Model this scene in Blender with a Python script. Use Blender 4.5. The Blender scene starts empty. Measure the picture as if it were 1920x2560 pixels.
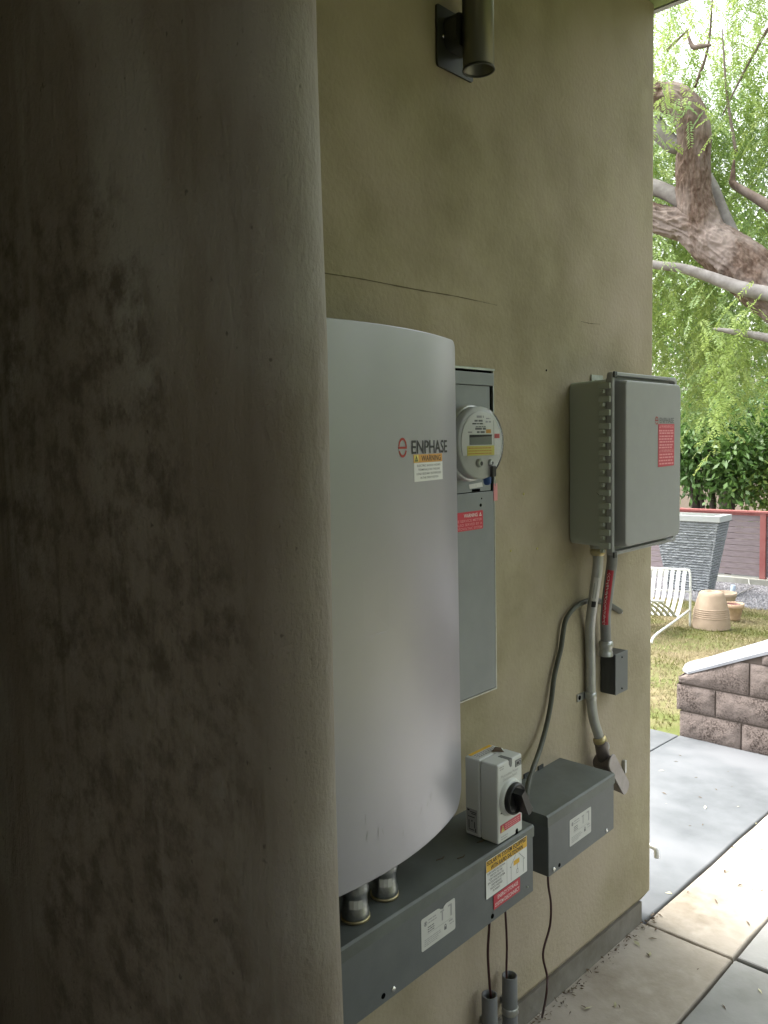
import bpy, bmesh, math, random
import numpy as np
from mathutils import Vector, Matrix
R = math.radians
random.seed(7); rng = np.random.default_rng(7)
scene = bpy.context.scene
COL = scene.collection

# ---------------------------------------------------------------- camera
F = 2029.5; YAW, PIT, ROL = R(43.235), R(4.767), R(-1.284)
CAM = Vector((1.19, 0, 1.65))
fw = Vector((-math.sin(YAW)*math.cos(PIT), math.cos(YAW)*math.cos(PIT), -math.sin(PIT)))
r0 = Vector((math.cos(YAW), math.sin(YAW), 0)); u0 = r0.cross(fw)
rt = math.cos(ROL)*r0 + math.sin(ROL)*u0; up = -math.sin(ROL)*r0 + math.cos(ROL)*u0
cd = bpy.data.cameras.new('camera'); cam = bpy.data.objects.new('camera', cd); COL.objects.link(cam)
M4 = Matrix((rt, up, -fw)).transposed().to_4x4(); M4.translation = CAM; cam.matrix_world = M4
cd.sensor_fit = 'VERTICAL'; cd.sensor_height = 24; cd.lens = 24*F/2560
cd.clip_start = .02; cd.clip_end = 2000
scene.camera = cam
# ---------------------------------------------------------------- world, sun, exposure
SUN_EL, SUN_AZ = R(64), R(-98)          # azimuth measured from +y towards +x
w = bpy.data.worlds.new('World'); scene.world = w; w.use_nodes = True
wn = w.node_tree; bg = wn.nodes['Background']
sky = wn.nodes.new('ShaderNodeTexSky'); sky.sky_type = 'NISHITA'; sky.sun_disc = False
sky.sun_elevation = SUN_EL; sky.sun_rotation = SUN_AZ; sky.dust_density = 6; sky.air_density = 1.5; sky.ozone_density = .6
hs = wn.nodes.new('ShaderNodeHueSaturation'); hs.inputs['Saturation'].default_value = .28
wn.links.new(sky.outputs[0], hs.inputs['Color']); wn.links.new(hs.outputs[0], bg.inputs[0])
bg.inputs[1].default_value = .15
sd = bpy.data.lights.new('sun', 'SUN'); sd.energy = .5; sd.angle = R(55); sd.color = (1, .95, .87)
so = bpy.data.objects.new('sun', sd); COL.objects.link(so)
sdir = Vector((math.sin(SUN_AZ)*math.cos(SUN_EL), math.cos(SUN_AZ)*math.cos(SUN_EL), math.sin(SUN_EL)))
so.rotation_euler = sdir.to_track_quat('Z', 'Y').to_euler()
scene.view_settings.view_transform = 'Standard'; scene.view_settings.look = 'None'
scene.view_settings.exposure = 2.45; scene.view_settings.gamma = 1
scene.cycles.max_bounces = 8; scene.cycles.diffuse_bounces = 5; scene.cycles.transparent_max_bounces = 12

# ---------------------------------------------------------------- measuring helpers (photo pixel -> point on a known plane)
K = 1920/1659
def ray(px, py): return fw + rt*((px-960)/F) - up*((py-1280)/F)
def onx(px, py, x):
    d = ray(px, py); return CAM + d*((x-CAM.x)/d.x)
def ony(px, py, y):
    d = ray(px, py); return CAM + d*((y-CAM.y)/d.y)
def onz(px, py, z):
    d = ray(px, py); return CAM + d*((z-CAM.z)/d.z)
def dx(a, b, x): return onx(a*K, b*K, x)
def fz(y): return -.046*(y-2.513)                    # the paving falls gently towards the garden
def lz(y): return fz(4.55) - .07*(y-4.55)            # so does the lawn
def floor_at(px, py):
    d = ray(px, py); t = (-.046*(CAM.y-2.513)-CAM.z)/(d.z+.046*d.y); return CAM + d*t
def lawn_at(px, py):
    d = ray(px, py); t = (fz(4.55)-.07*(CAM.y-4.55)-CAM.z)/(d.z+.07*d.y); return CAM + d*t

# ---------------------------------------------------------------- materials
MATS = {}
def mat(name, c, rough=.6, metal=0, var=None, vscale=6, bump=0, bscale=80, spec=.5, var2=None, v2scale=1.5, stretch=None, coat=0, trans=0, detail=6, contrast=(.35, .65)):
    m = bpy.data.materials.new(name); m.use_nodes = True; MATS[name] = m
    nt = m.node_tree; b = nt.nodes['Principled BSDF']
    b.inputs['Base Color'].default_value = (*c, 1); b.inputs['Roughness'].default_value = rough
    b.inputs['Metallic'].default_value = metal; b.inputs['Specular IOR Level'].default_value = spec
    if coat: b.inputs['Coat Weight'].default_value = coat; b.inputs['Coat Roughness'].default_value = .25
    tc = nt.nodes.new('ShaderNodeTexCoord'); src = tc.outputs['Object']
    if stretch:
        mp = nt.nodes.new('ShaderNodeMapping'); mp.inputs['Scale'].default_value = stretch
        nt.links.new(src, mp.inputs[0]); src = mp.outputs[0]
    last = None
    def noise(s, d=6):
        n = nt.nodes.new('ShaderNodeTexNoise'); n.inputs['Scale'].default_value = s; n.inputs['Detail'].default_value = d
        n.inputs['Roughness'].default_value = .6; nt.links.new(src, n.inputs['Vector']); return n
    def mix(a, colb, fac):
        x = nt.nodes.new('ShaderNodeMix'); x.data_type = 'RGBA'
        if a is None: x.inputs[6].default_value = (*c, 1)
        else: nt.links.new(a, x.inputs[6])
        x.inputs[7].default_value = (*colb, 1); nt.links.new(fac, x.inputs[0]); return x.outputs[2]
    def ramp(n, lo, hi):
        rp = nt.nodes.new('ShaderNodeMapRange'); rp.inputs[1].default_value = lo; rp.inputs[2].default_value = hi
        nt.links.new(n.outputs[0], rp.inputs[0]); return rp.outputs[0]
    if var: last = mix(last, var, ramp(noise(vscale, detail), *contrast))
    if var2: last = mix(last, var2, ramp(noise(v2scale, 3), .42, .62))
    if last is not None: nt.links.new(last, b.inputs['Base Color'])
    if bump:
        n = noise(bscale, 4); bp = nt.nodes.new('ShaderNodeBump'); bp.inputs['Strength'].default_value = bump
        bp.inputs['Distance'].default_value = .004
        nt.links.new(n.outputs[0], bp.inputs['Height']); nt.links.new(bp.outputs[0], b.inputs['Normal'])
    if trans:
        t = nt.nodes.new('ShaderNodeBsdfTranslucent'); t.inputs[0].default_value = (c[0]*1.3, c[1]*1.25, c[2]*.8, 1)
        if last is not None: nt.links.new(last, t.inputs[0])
        ms = nt.nodes.new('ShaderNodeMixShader'); ms.inputs[0].default_value = trans
        nt.links.new(b.outputs[0], ms.inputs[1]); nt.links.new(t.outputs[0], ms.inputs[2])
        nt.links.new(ms.outputs[0], nt.nodes['Material Output'].inputs[0])
    return m
stucco = mat('olive_stucco', (.368, .326, .218), .85, var=(.250, .217, .134), vscale=3.6, bump=.6, bscale=75, var2=(.39, .333, .252), v2scale=1.3, spec=.25)
def soiled():
    m = bpy.data.materials.new('soiled_stucco'); m.use_nodes = True; nt = m.node_tree; b = nt.nodes['Principled BSDF']; b.inputs['Roughness'].default_value = .85; b.inputs['Specular IOR Level'].default_value = .25
    tc = nt.nodes.new('ShaderNodeTexCoord')
    def nz(scale, stretch, det, rough=.6, off=0):
        mp = nt.nodes.new('ShaderNodeMapping'); mp.inputs['Scale'].default_value = stretch; mp.inputs['Location'].default_value = (off, off, off); nt.links.new(tc.outputs['Object'], mp.inputs[0])
        n = nt.nodes.new('ShaderNodeTexNoise'); n.inputs['Scale'].default_value = scale; n.inputs['Detail'].default_value = det; n.inputs['Roughness'].default_value = rough; nt.links.new(mp.outputs[0], n.inputs['Vector']); return n.outputs[0]
    def rg(v, lo, hi):
        r_ = nt.nodes.new('ShaderNodeMapRange'); r_.interpolation_type = 'SMOOTHSTEP'; r_.inputs[1].default_value = lo; r_.inputs[2].default_value = hi; nt.links.new(v, r_.inputs[0]); return r_.outputs[0]
    def mul(a_, c_):
        q = nt.nodes.new('ShaderNodeMath'); q.operation = 'MULTIPLY'; nt.links.new(a_, q.inputs[0])
        if isinstance(c_, float): q.inputs[1].default_value = c_
        else: nt.links.new(c_, q.inputs[1])
        return q.outputs[0]
    def mix(a_, colb, fac):
        x_ = nt.nodes.new('ShaderNodeMix'); x_.data_type = 'RGBA'; nt.links.new(fac, x_.inputs[0])
        if isinstance(a_, tuple): x_.inputs[6].default_value = (*a_, 1)
        else: nt.links.new(a_, x_.inputs[6])
        x_.inputs[7].default_value = (*colb, 1); return x_.outputs[2]
    c = mix((.320, .282, .252), (.41, .388, .366), rg(nz(3.2, (1, 1, .8), 3, off=3.1), .48, .66))      # pale cloudy patches
    c = mix(c, (.245, .207, .176), mul(rg(nz(5, (1, 1, .45), 5), .42, .62), .8))                       # brown drifts
    big = rg(nz(2.6, (1, 1, .6), 2, off=1.7), .43, .58)
    c = mix(c, (.145, .121, .099), mul(big, rg(nz(23, (1, 1, .95), 9, .7), .40, .66)))                 # dark mould specks in broad areas
    c = mix(c, (.35, .325, .285), mul(rg(nz(38, (1, 1, .035), 3, off=5), .58, .74), .45))               # pale trowel streaks
    c = mix(c, (.14, .117, .09), mul(rg(nz(34, (1, 1, .03), 3, off=9), .60, .76), .55))                # dark runs
    c = mix(c, (.02, .016, .011), mul(rg(nz(90, (1, 1, .8), 2, off=2), .69, .78), .5))                          # pits
    nt.links.new(c, b.inputs['Base Color'])
    n1, n2 = nz(150, (1, 1, 1), 5), nz(24, (1, 1, .3), 6)
    bp = nt.nodes.new('ShaderNodeBump'); bp.inputs['Strength'].default_value = .55; bp.inputs['Distance'].default_value = .003; nt.links.new(n1, bp.inputs['Height'])
    bp2 = nt.nodes.new('ShaderNodeBump'); bp2.inputs['Strength'].default_value = .5; bp2.inputs['Distance'].default_value = .012; nt.links.new(n2, bp2.inputs['Height']); nt.links.new(bp.outputs[0], bp2.inputs['Normal'])
    nt.links.new(bp2.outputs[0], b.inputs['Normal']); return m
stucco_dark = soiled()
footing = mat('footing_grey', (.225, .212, .185), .85, var=(.15, .137, .112), vscale=9, bump=.2, bscale=60, spec=.2)
plugm = mat('dull_yellow_plug', (.42, .37, .12), .7)
crackm = mat('crack_dark', (.135, .115, .072), .9, spec=.1)
ceilm = mat('ceiling_board', (.25, .31, .10), .7, var=(.21, .26, .08), vscale=4)
fascia = mat('fascia_grey', (.42, .42, .40), .7)
batt = mat('satin_grey_paint', (.402, .396, .440), .34, .4, bump=.02, bscale=900, spec=.5, var=(.388, .382, .425), vscale=9)
black = mat('black_plastic', (.012, .012, .013), .42)
slate = mat('slate_grey_paint', (.124, .134, .136), .48, bump=.08, bscale=400, var=(.104, .113, .115), vscale=14)
slate_lid = mat('weathered_grey_paint', (.13, .145, .135), .5, bump=.08, bscale=400, var=(.095, .105, .095), vscale=10)
combm = mat('grey_fibreglass', (.31, .315, .31), .45, bump=.05, bscale=500, var=(.295, .30, .295), vscale=20)
combs = mat('green_grey_fibreglass', (.37, .40, .345), .55)
panelm = mat('panel_grey_paint', (.225, .243, .250), .42, var=(.205, .222, .229), vscale=12, bump=.04, bscale=200)
galv = mat('galvanised_steel', (.50, .51, .50), .38, .85, var=(.36, .37, .36), vscale=30)
emt = mat('conduit_zinc', (.47, .48, .475), .42, .55, var=(.40, .40, .39), vscale=25)
zinc = mat('zinc_casting', (.52, .54, .54), .3, 1, var=(.30, .31, .32), vscale=45, bump=.15, bscale=120)
chrome = mat('bright_steel', (.72, .72, .70), .2, 1)
brass = mat('yellowed_zinc', (.46, .37, .16), .4, .7, var=(.5, .45, .3), vscale=40)
alu = mat('shaded_aluminium', (.20, .175, .165), .45, .4, var=(.15, .13, .12), vscale=30, bump=.1, bscale=300)  # elbow metal, colour darkened to carry the shade on its left side
jbm = mat('charcoal_enamel', (.045, .048, .047), .5, bump=.05, bscale=300)
jbcov = mat('grey_enamel', (.135, .145, .145), .5)
swm = mat('pale_grey_plastic', (.60, .615, .59), .45)
cablem = mat('grey_green_sheath', (.10, .108, .085), .6, var=(.075, .08, .065), vscale=20)
wirem = mat('dark_red_insulation', (.045, .012, .012), .45)
pvcm = mat('grey_pvc', (.155, .16, .165), .5, var=(.135, .14, .142), vscale=20)
basem = mat('pale_meter_base', (.55, .56, .55), .5)
white = mat('white_label', (.72, .72, .70), .5)
offwhite = mat('aged_label', (.60, .60, .575), .55, var=(.56, .56, .53), vscale=30)
yellow = mat('yellow_label', (.72, .42, .03), .5)
orange = mat('orange_label', (.60, .30, .06), .5)
paleyel = mat('pale_yellow_label', (.72, .64, .16), .5)
red = mat('red_label', (.52, .035, .06), .5)
pinkred = mat('faded_red_label', (.50, .06, .085), .55)
pink = mat('pink_tag', (.62, .25, .26), .5)
blue = mat('blue_plastic', (.03, .09, .28), .4)
ink = mat('ink', (.02, .02, .02), .6)
inkgrey = mat('ink_grey', (.14, .14, .145), .6)
inklight = mat('ink_pale', (.34, .34, .34), .6)
inkwhite = mat('ink_white', (.78, .72, .70), .6)
inkred = mat('ink_red', (.36, .03, .02), .5)
inkpink = mat('ink_pink', (.72, .30, .31), .6)
hole = mat('dark_hole', (.004, .004, .004), .9, spec=0)
sconcem = mat('brushed_bronze', (.15, .15, .105), .36, .7)
sconced = mat('dark_bronze', (.05, .052, .042), .45, .3)
lcd = mat('grey_display', (.20, .21, .20), .35)
glassm = bpy.data.materials.new('meter_glass'); glassm.use_nodes = True
g = glassm.node_tree.nodes['Principled BSDF']; g.inputs['Base Color'].default_value = (.97, .98, .97, 1); g.inputs['Transmission Weight'].default_value = 1; g.inputs['Roughness'].default_value = .03; g.inputs['IOR'].default_value = 1.12
slab_beige = mat('beige_flagstone', (.35, .315, .265), .8, var=(.20, .17, .127), vscale=8, bump=.5, bscale=35, var2=(.365, .33, .283), v2scale=2, spec=.3)
slab_blue = mat('bluestone', (.132, .141, .149), .75, var=(.092, .10, .106), vscale=4, bump=.3, bscale=20, var2=(.160, .168, .177), v2scale=1.5, spec=.3)
slab_grey = mat('grey_flagstone', (.27, .275, .262), .8, var=(.19, .192, .178), vscale=6, bump=.4, bscale=30, var2=(.25, .25, .24), v2scale=2, spec=.3)
dirt = mat('joint_dirt', (.085, .065, .045), .95, var=(.05, .04, .03), vscale=30, bump=.5, bscale=90, spec=.1)
lawnsoil = mat('dry_lawn', (.19, .16, .093), .95, var=(.115, .132, .045), vscale=1.8, bump=.6, bscale=90, spec=.1, contrast=(.42, .6))
grassm = mat('grass_blade', (.150, .152, .05), .7, var=(.29, .245, .15), vscale=1.5, trans=.35, spec=.2, contrast=(.40, .58))
gravelm = mat('grey_gravel', (.22, .22, .235), .85, var=(.13, .123, .13), vscale=18, spec=.2)
blockm = mat('split_face_block', (.185, .150, .134), .9, var=(.045, .034, .028), vscale=95, bump=1, bscale=110, var2=(.20, .165, .148), v2scale=5, spec=.2, detail=10, contrast=(.44, .62))
mortar = mat('mortar', (.12, .095, .08), .95)
capm = mat('white_coping', (.29, .30, .325), .7, var=(.235, .245, .267), vscale=6, bump=.1, bscale=40)
concrete = mat('curb_concrete', (.36, .36, .33), .85, var=(.26, .26, .23), vscale=4, bump=.2, bscale=30)
redpaint = mat('faded_red_paint', (.26, .072, .068), .7, var=(.31, .115, .105), vscale=5)
board = mat('weathered_board', (.245, .205, .22), .8, var=(.175, .14, .148), vscale=6, stretch=(1, 1, 9), bump=.2, bscale=30)
slatestone = mat('ridged_slate', (.30, .32, .34), .7, var=(.17, .18, .19), vscale=30, bump=.6, bscale=50, stretch=(1, 1, 3))
slatecap = mat('sawn_slate', (.40, .42, .42), .6)
chairm = mat('white_powder_coat', (.62, .63, .61), .45)
terra = mat('cream_terracotta', (.39, .30, .22), .8, var=(.33, .25, .18), vscale=10, bump=.1, bscale=60)
terra2 = mat('stained_terracotta', (.52, .38, .26), .85, var=(.40, .27, .18), vscale=12)
plum = mat('plum_glaze', (.12, .03, .03), .5)
hose = mat('pale_blue_plastic', (.38, .45, .55), .5)
bark = mat('pepper_bark', (.165, .122, .098), .95, var=(.07, .044, .032), vscale=26, bump=1, bscale=45, var2=(.225, .185, .165), v2scale=3, stretch=(1, 1, .6), spec=.15)
bark_pale = mat('pale_limb', (.26, .245, .235), .9, var=(.17, .155, .145), vscale=10, bump=.3, bscale=30, spec=.2)
leaf_pep = mat('pepper_leaf', (.27, .38, .10), .55, var=(.36, .44, .15), vscale=1.3, trans=.5, spec=.35)
leaf_pep2 = mat('blue_green_leaf', (.25, .37, .17), .55, var=(.33, .43, .14), vscale=1.6, trans=.5, spec=.35)
leaf_dark = mat('broad_leaf', (.055, .13, .03), .4, var=(.12, .22, .05), vscale=2.2, trans=.25, spec=.5)
leaf_mid = mat('mid_leaf', (.14, .24, .06), .5, var=(.24, .33, .08), vscale=1.1, trans=.4, spec=.4)
trunkm = mat('grey_trunk', (.10, .08, .065), .9, var=(.05, .04, .03), vscale=12, bump=.5, bscale=30)
dryleaf = mat('dry_leaf', (.13, .085, .045), .8, var=(.07, .05, .03), vscale=20)
paleleaf = mat('pale_dry_leaf', (.42, .40, .26), .8)

# ---------------------------------------------------------------- mesh building
class MB:
    def __init__(s): s.v = []; s.f = []; s.sm = []
    def add(s, vs, fs, smooth=False):
        o = len(s.v); s.v += [tuple(p) for p in vs]; s.f += [tuple(i+o for i in q) for q in fs]; s.sm += [smooth]*len(fs); return s
    def box(s, a, b, bev=0):
        x0, y0, z0 = a; x1, y1, z1 = b
        if bev <= 0:
            vs = [(x, y, z) for x in (x0, x1) for y in (y0, y1) for z in (z0, z1)]
            return s.add(vs, [(0, 1, 3, 2), (4, 6, 7, 5), (0, 4, 5, 1), (2, 3, 7, 6), (0, 2, 6, 4), (1, 5, 7, 3)])
        bm = bmesh.new(); bmesh.ops.create_cube(bm, size=1)
        for q in bm.verts: q.co = ((x0+x1)/2+q.co.x*(x1-x0), (y0+y1)/2+q.co.y*(y1-y0), (z0+z1)/2+q.co.z*(z1-z0))
        bmesh.ops.bevel(bm, geom=bm.edges[:], offset=bev, segments=3, profile=.5, affect='EDGES')
        s.bm(bm); return s
    def bm(s, bm, smooth=False):
        bm.verts.index_update(); s.add([q.co[:] for q in bm.verts], [[q.index for q in f.verts] for f in bm.faces], smooth); bm.free(); return s
    def rot(s, start, M):                     # transform everything added since index start
        for i in range(start, len(s.v)): s.v[i] = tuple(M @ Vector(s.v[i]))
    def loft(s, rings, closed=True, cap0=True, cap1=True, smooth=True):
        n = len(rings[0]); vs = [p for r_ in rings for p in r_]; fs = []
        for k in range(len(rings)-1):
            for i in range(n if closed else n-1):
                j = (i+1) % n; fs.append((k*n+i, k*n+j, (k+1)*n+j, (k+1)*n+i))
        s.add(vs, fs, smooth); o = len(s.v)-len(vs)
        if cap0: s.f.append(tuple(o+i for i in range(n))[::-1]); s.sm.append(False)
        if cap1: s.f.append(tuple(o+(len(rings)-1)*n+i for i in range(n))); s.sm.append(False)
        return s
    def tube(s, path, r, n=14, cap=True, sub=0, flat=1):
        P = [Vector(p) for p in path]
        if sub: P = smooth_path(P, sub)
        rr = r if callable(r) else (lambda t: r)
        T = [(P[min(i+1, len(P)-1)]-P[max(i-1, 0)]).normalized() for i in range(len(P))]
        a = T[0].orthogonal().normalized(); rings = []
        for i, p in enumerate(P):
            a = (a - T[i]*a.dot(T[i])).normalized(); b = T[i].cross(a); q = rr(i/max(1, len(P)-1))
            rings.append([p+a*(q*math.cos(2*math.pi*k/n))+b*(q*flat*math.sin(2*math.pi*k/n)) for k in range(n)])
        return s.loft(rings, cap0=cap, cap1=cap)
    def lathe(s, prof, c, axis=(0, 0, 1), n=32, cap0=False, cap1=False, smooth=True):
        ax = Vector(axis).normalized(); a = ax.orthogonal().normalized(); b = ax.cross(a); c = Vector(c)
        return s.loft([[c+ax*h+(a*math.cos(2*math.pi*k/n)+b*math.sin(2*math.pi*k/n))*r for k in range(n)] for r, h in prof], cap0=cap0, cap1=cap1, smooth=smooth)
    def prism(s, poly, a, b, axis):           # poly in the two other axes, extruded a..b along axis
        def P(u, v, h): return {0: (h, u, v), 1: (u, h, v), 2: (u, v, h)}[axis]
        n = len(poly); s.add([P(u, v, a) for u, v in poly]+[P(u, v, b) for u, v in poly],
            [tuple(range(n))[::-1], tuple(range(n, 2*n))]+[(i, (i+1) % n, n+(i+1) % n, n+i) for i in range(n)])
        return s
    def build(s, name, m, parent=None, loc=None, smooth_angle=None):
        L = Vector(loc) if loc is not None else wloc(parent)
        me = bpy.data.meshes.new(name)
        V = np.array(s.v, dtype=np.float32).reshape(-1, 3) - np.array(L, dtype=np.float32)
        me.from_pydata(V.tolist(), [], s.f)
        me.polygons.foreach_set('use_smooth', s.sm)
        bm = bmesh.new(); bm.from_mesh(me); bmesh.ops.recalc_face_normals(bm, faces=bm.faces[:]) if len(bm.faces) < 30000 else None; bm.to_mesh(me); bm.free()
        me.materials.append(m); me.update()
        o = bpy.data.objects.new(name, me); COL.objects.link(o)
        if parent: o.parent = parent
        else: o.location = L
        return o
def wloc(o):
    L = Vector((0, 0, 0))
    while o is not None: L += o.location; o = o.parent
    return L
def smooth_path(P, sub):
    out = []
    for i in range(len(P)-1):
        p0, p1, p2, p3 = P[max(i-1, 0)], P[i], P[i+1], P[min(i+2, len(P)-1)]
        for k in range(sub):
            t = k/sub; out.append(.5*((2*p1)+(p2-p0)*t+(2*p0-5*p1+4*p2-p3)*t*t+(3*p1-p0-3*p2+p3)*t**3))
    return out+[P[-1]]
def thing(name, label, cat, loc, group=None):
    o = bpy.data.objects.new(name, None); COL.objects.link(o); o.location = loc; o.empty_display_size = .05
    return tag(o, label, cat, group)
def tag(o, label, cat, group=None):
    o['label'] = label; o['category'] = cat
    if group: o['group'] = group
    return o
def structure(o, kind='structure'): o['kind'] = kind; return o
def rrect(cy, cz, hw, hh, r, n=8):
    """rounded rectangle as (y, z) points; r one radius or (top, bottom)"""
    rt_, rb = r if isinstance(r, tuple) else (r, r); out = []
    for (sy, sz, a0, q) in ((1, 1, 0, rt_), (-1, 1, 90, rt_), (-1, -1, 180, rb), (1, -1, 270, rb)):
        for k in range(n+1):
            a = R(a0+90*k/n); out.append((cy+sy*(hw-q)+q*math.cos(a), cz+sz*(hh-q)+q*math.sin(a)))
    return out
EX, EY, EZ = Vector((1, 0, 0)), Vector((0, 1, 0)), Vector((0, 0, 1))
def text(body, c, h, m, parent, width=None, rgt=EY, upv=EZ, conform=None, bold=.0, name='lettering', align='CENTER'):
    cu = bpy.data.curves.new('t', 'FONT'); cu.body = body; cu.align_x = align; cu.align_y = 'CENTER'; cu.offset = bold; cu.resolution_u = 3
    to = bpy.data.objects.new('t', cu); COL.objects.link(to)
    dg = bpy.context.evaluated_depsgraph_get(); me = bpy.data.meshes.new_from_object(to.evaluated_get(dg))
    bpy.data.objects.remove(to); bpy.data.curves.remove(cu)
    n = len(me.vertices); co = np.zeros(n*3); me.vertices.foreach_get('co', co); co = co.reshape(-1, 3)
    hh = .69; sc = h/hh; wd = co[:, 0].max()-co[:, 0].min(); sx = sc if width is None else width/wd
    cy_ = (co[:, 1].max()+co[:, 1].min())/2
    out = []
    L = wloc(parent)
    for x, y, z in co:
        p = Vector(c)+rgt*(x*sx)+upv*((y-cy_)*sc)
        if conform: p = conform(p)
        out.append((p-L)[:])
    me.vertices.foreach_set('co', np.array(out, dtype=np.float32).ravel()); me.materials.clear(); me.materials.append(m); me.update(); me.name = name
    o = bpy.data.objects.new(name, me); COL.objects.link(o); o.parent = parent; return o
def quad_label(name, m, parent, x, y0, y1, z0, z1, t=.0006, r=.003, conform=None):
    pts = rrect((y0+y1)/2, (z0+z1)/2, (y1-y0)/2, (z1-z0)/2, min(r, (y1-y0)/3, (z1-z0)/3), 3)
    b = MB()
    if conform:                       # grid that follows a curved front
        nu, nv = 14, 12
        vs = [conform(Vector((0, y0+(y1-y0)*i/nu, z0+(z1-z0)*j/nv)))[:] for j in range(nv+1) for i in range(nu+1)]
        b.add(vs, [(j*(nu+1)+i, j*(nu+1)+i+1, (j+1)*(nu+1)+i+1, (j+1)*(nu+1)+i) for j in range(nv) for i in range(nu)])
    else: b.prism(pts, x, x+t, 0)
    return b.build(name, m, parent)
def dashes(x, y0, y1, z, h, m, parent, seed=0, conform=None, rgt=None, fill=.9):
    """a line of print too small to read in the photograph: word-long strokes"""
    rr = random.Random(seed); b = MB(); y = y0; L = y1-y0
    while y < y0+L*fill:
        wd = min(rr.uniform(2, 5.5)*h, y1-y)
        q = [(y, z-h/2), (y+wd, z-h/2), (y+wd, z+h/2), (y, z+h/2)]
        vs = [(conform(Vector((0, *p)))[:] if conform else (x, *p)) for p in q]
        b.add(vs, [(0, 1, 2, 3)]); y += wd+h*.7
    return b.build('print_line', m, parent)
def screw(parent, c, r=.005, ax=(1, 0, 0), m=None, name='screw'):
    b = MB(); b.lathe([(r, 0), (r, .0015), (r*.75, .003), (r*.3, .0036)], c, ax, 12, cap1=True)
    return b.build(name, m or chrome, parent)
def dot(parent, c, r, name='knockout_hole', ax=(1, 0, 0)):
    b = MB(); b.lathe([(r, 0), (r, .0007)], c, ax, 12, cap0=True, cap1=True, smooth=False); return b.build(name, hole, parent)

# ================================================================ THE SETTING
# ground sheet, paving, lawn, gravel
g = MB(); g.add([(-60, -30, fz(-30)-.09), (60, -30, fz(-30)-.09), (60, 4.55, fz(4.55)-.09), (-60, 4.55, fz(4.55)-.09), (60, 16, lz(16)-.05), (-60, 16, lz(16)-.05), (60, 220, lz(16)-2), (-60, 220, lz(16)-2)], [(0, 1, 2, 3), (3, 2, 4, 5), (5, 4, 6, 7)])
structure(g.build('ground', dirt))
def slab(b, x0, x1, y0, y1, gap=.0042):
    x0 += gap; x1 -= gap; y0 += gap; y1 -= gap
    n = 10; bev = .006
    def ed(p, q, nx, ny):
        out = []
        for i in range(n):
            t = i/n; j = random.uniform(-.0025, .0025); out.append((p[0]+(q[0]-p[0])*t+nx*j, p[1]+(q[1]-p[1])*t+ny*j))
        return out
    lo = ed((x0, y0), (x1, y0), 0, 1)+ed((x1, y0), (x1, y1), 1, 0)+ed((x1, y1), (x0, y1), 0, 1)+ed((x0, y1), (x0, y0), 1, 0)
    cx, cy = (x0+x1)/2, (y0+y1)/2; dz = random.uniform(-.0012, .0012)
    def ring(ins, h): return [(x+(ins if x < cx else -ins), y+(ins if y < cy else -ins), fz(y)+h+dz) for x, y in lo]
    b.loft([ring(0, -.05), ring(0, -.007), ring(.002, -.002), ring(bev, 0)], cap0=False, cap1=True, smooth=False)
bb = MB(); bl = MB(); bg_ = MB()
ys = [-3.2, -1.6, .1, 2.52, 3.86, 5.2]
for i in range(3): slab(bb, -.02, .30, ys[i], ys[i+1])
slab(bb, 0, .30, 2.52, 4.0); slab(bb, 0, .30, 4.0, 4.56)
for x0, x1 in ((.30, 1.25), (1.25, 1.6), (1.6, 2.6)):
    for i in range(4): slab(bb if x1-x0 < .4 else bg_, x0, x1, (ys[i] if i < 3 else 2.53), (ys[i+1] if i < 3 else 4.56))
slab(bl, -.75, 0, 2.52, 4.56); slab(bl, -1.8, -.75, 2.52, 4.56); slab(bl, -3.2, -1.8, 2.52, 4.56)
structure(bb.build('beige_paving', slab_beige)); structure(bl.build('bluestone_paving', slab_blue)); structure(bg_.build('grey_paving', slab_grey))
GV = 10.55
l = MB(); n = 24
for i in range(n):
    y0 = 4.57+(GV-4.57)*i/n; y1 = 4.57+(GV-4.57)*(i+1)/n
    l.add([(-12, y0, lz(y0)-.012), (6, y0, lz(y0)-.012), (6, y1, lz(y1)-.012), (-12, y1, lz(y1)-.012)], [(0, 1, 2, 3)])
l.add([(2.62, -8, fz(-8)-.012), (30, -8, fz(-8)-.012), (30, 4.56, fz(4.56)-.012), (2.62, 4.56, fz(4.56)-.012)], [(0, 1, 2, 3)])  # unseen side lawn, added to bounce green light onto the wall
structure(l.build('lawn', lawnsoil))
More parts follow.
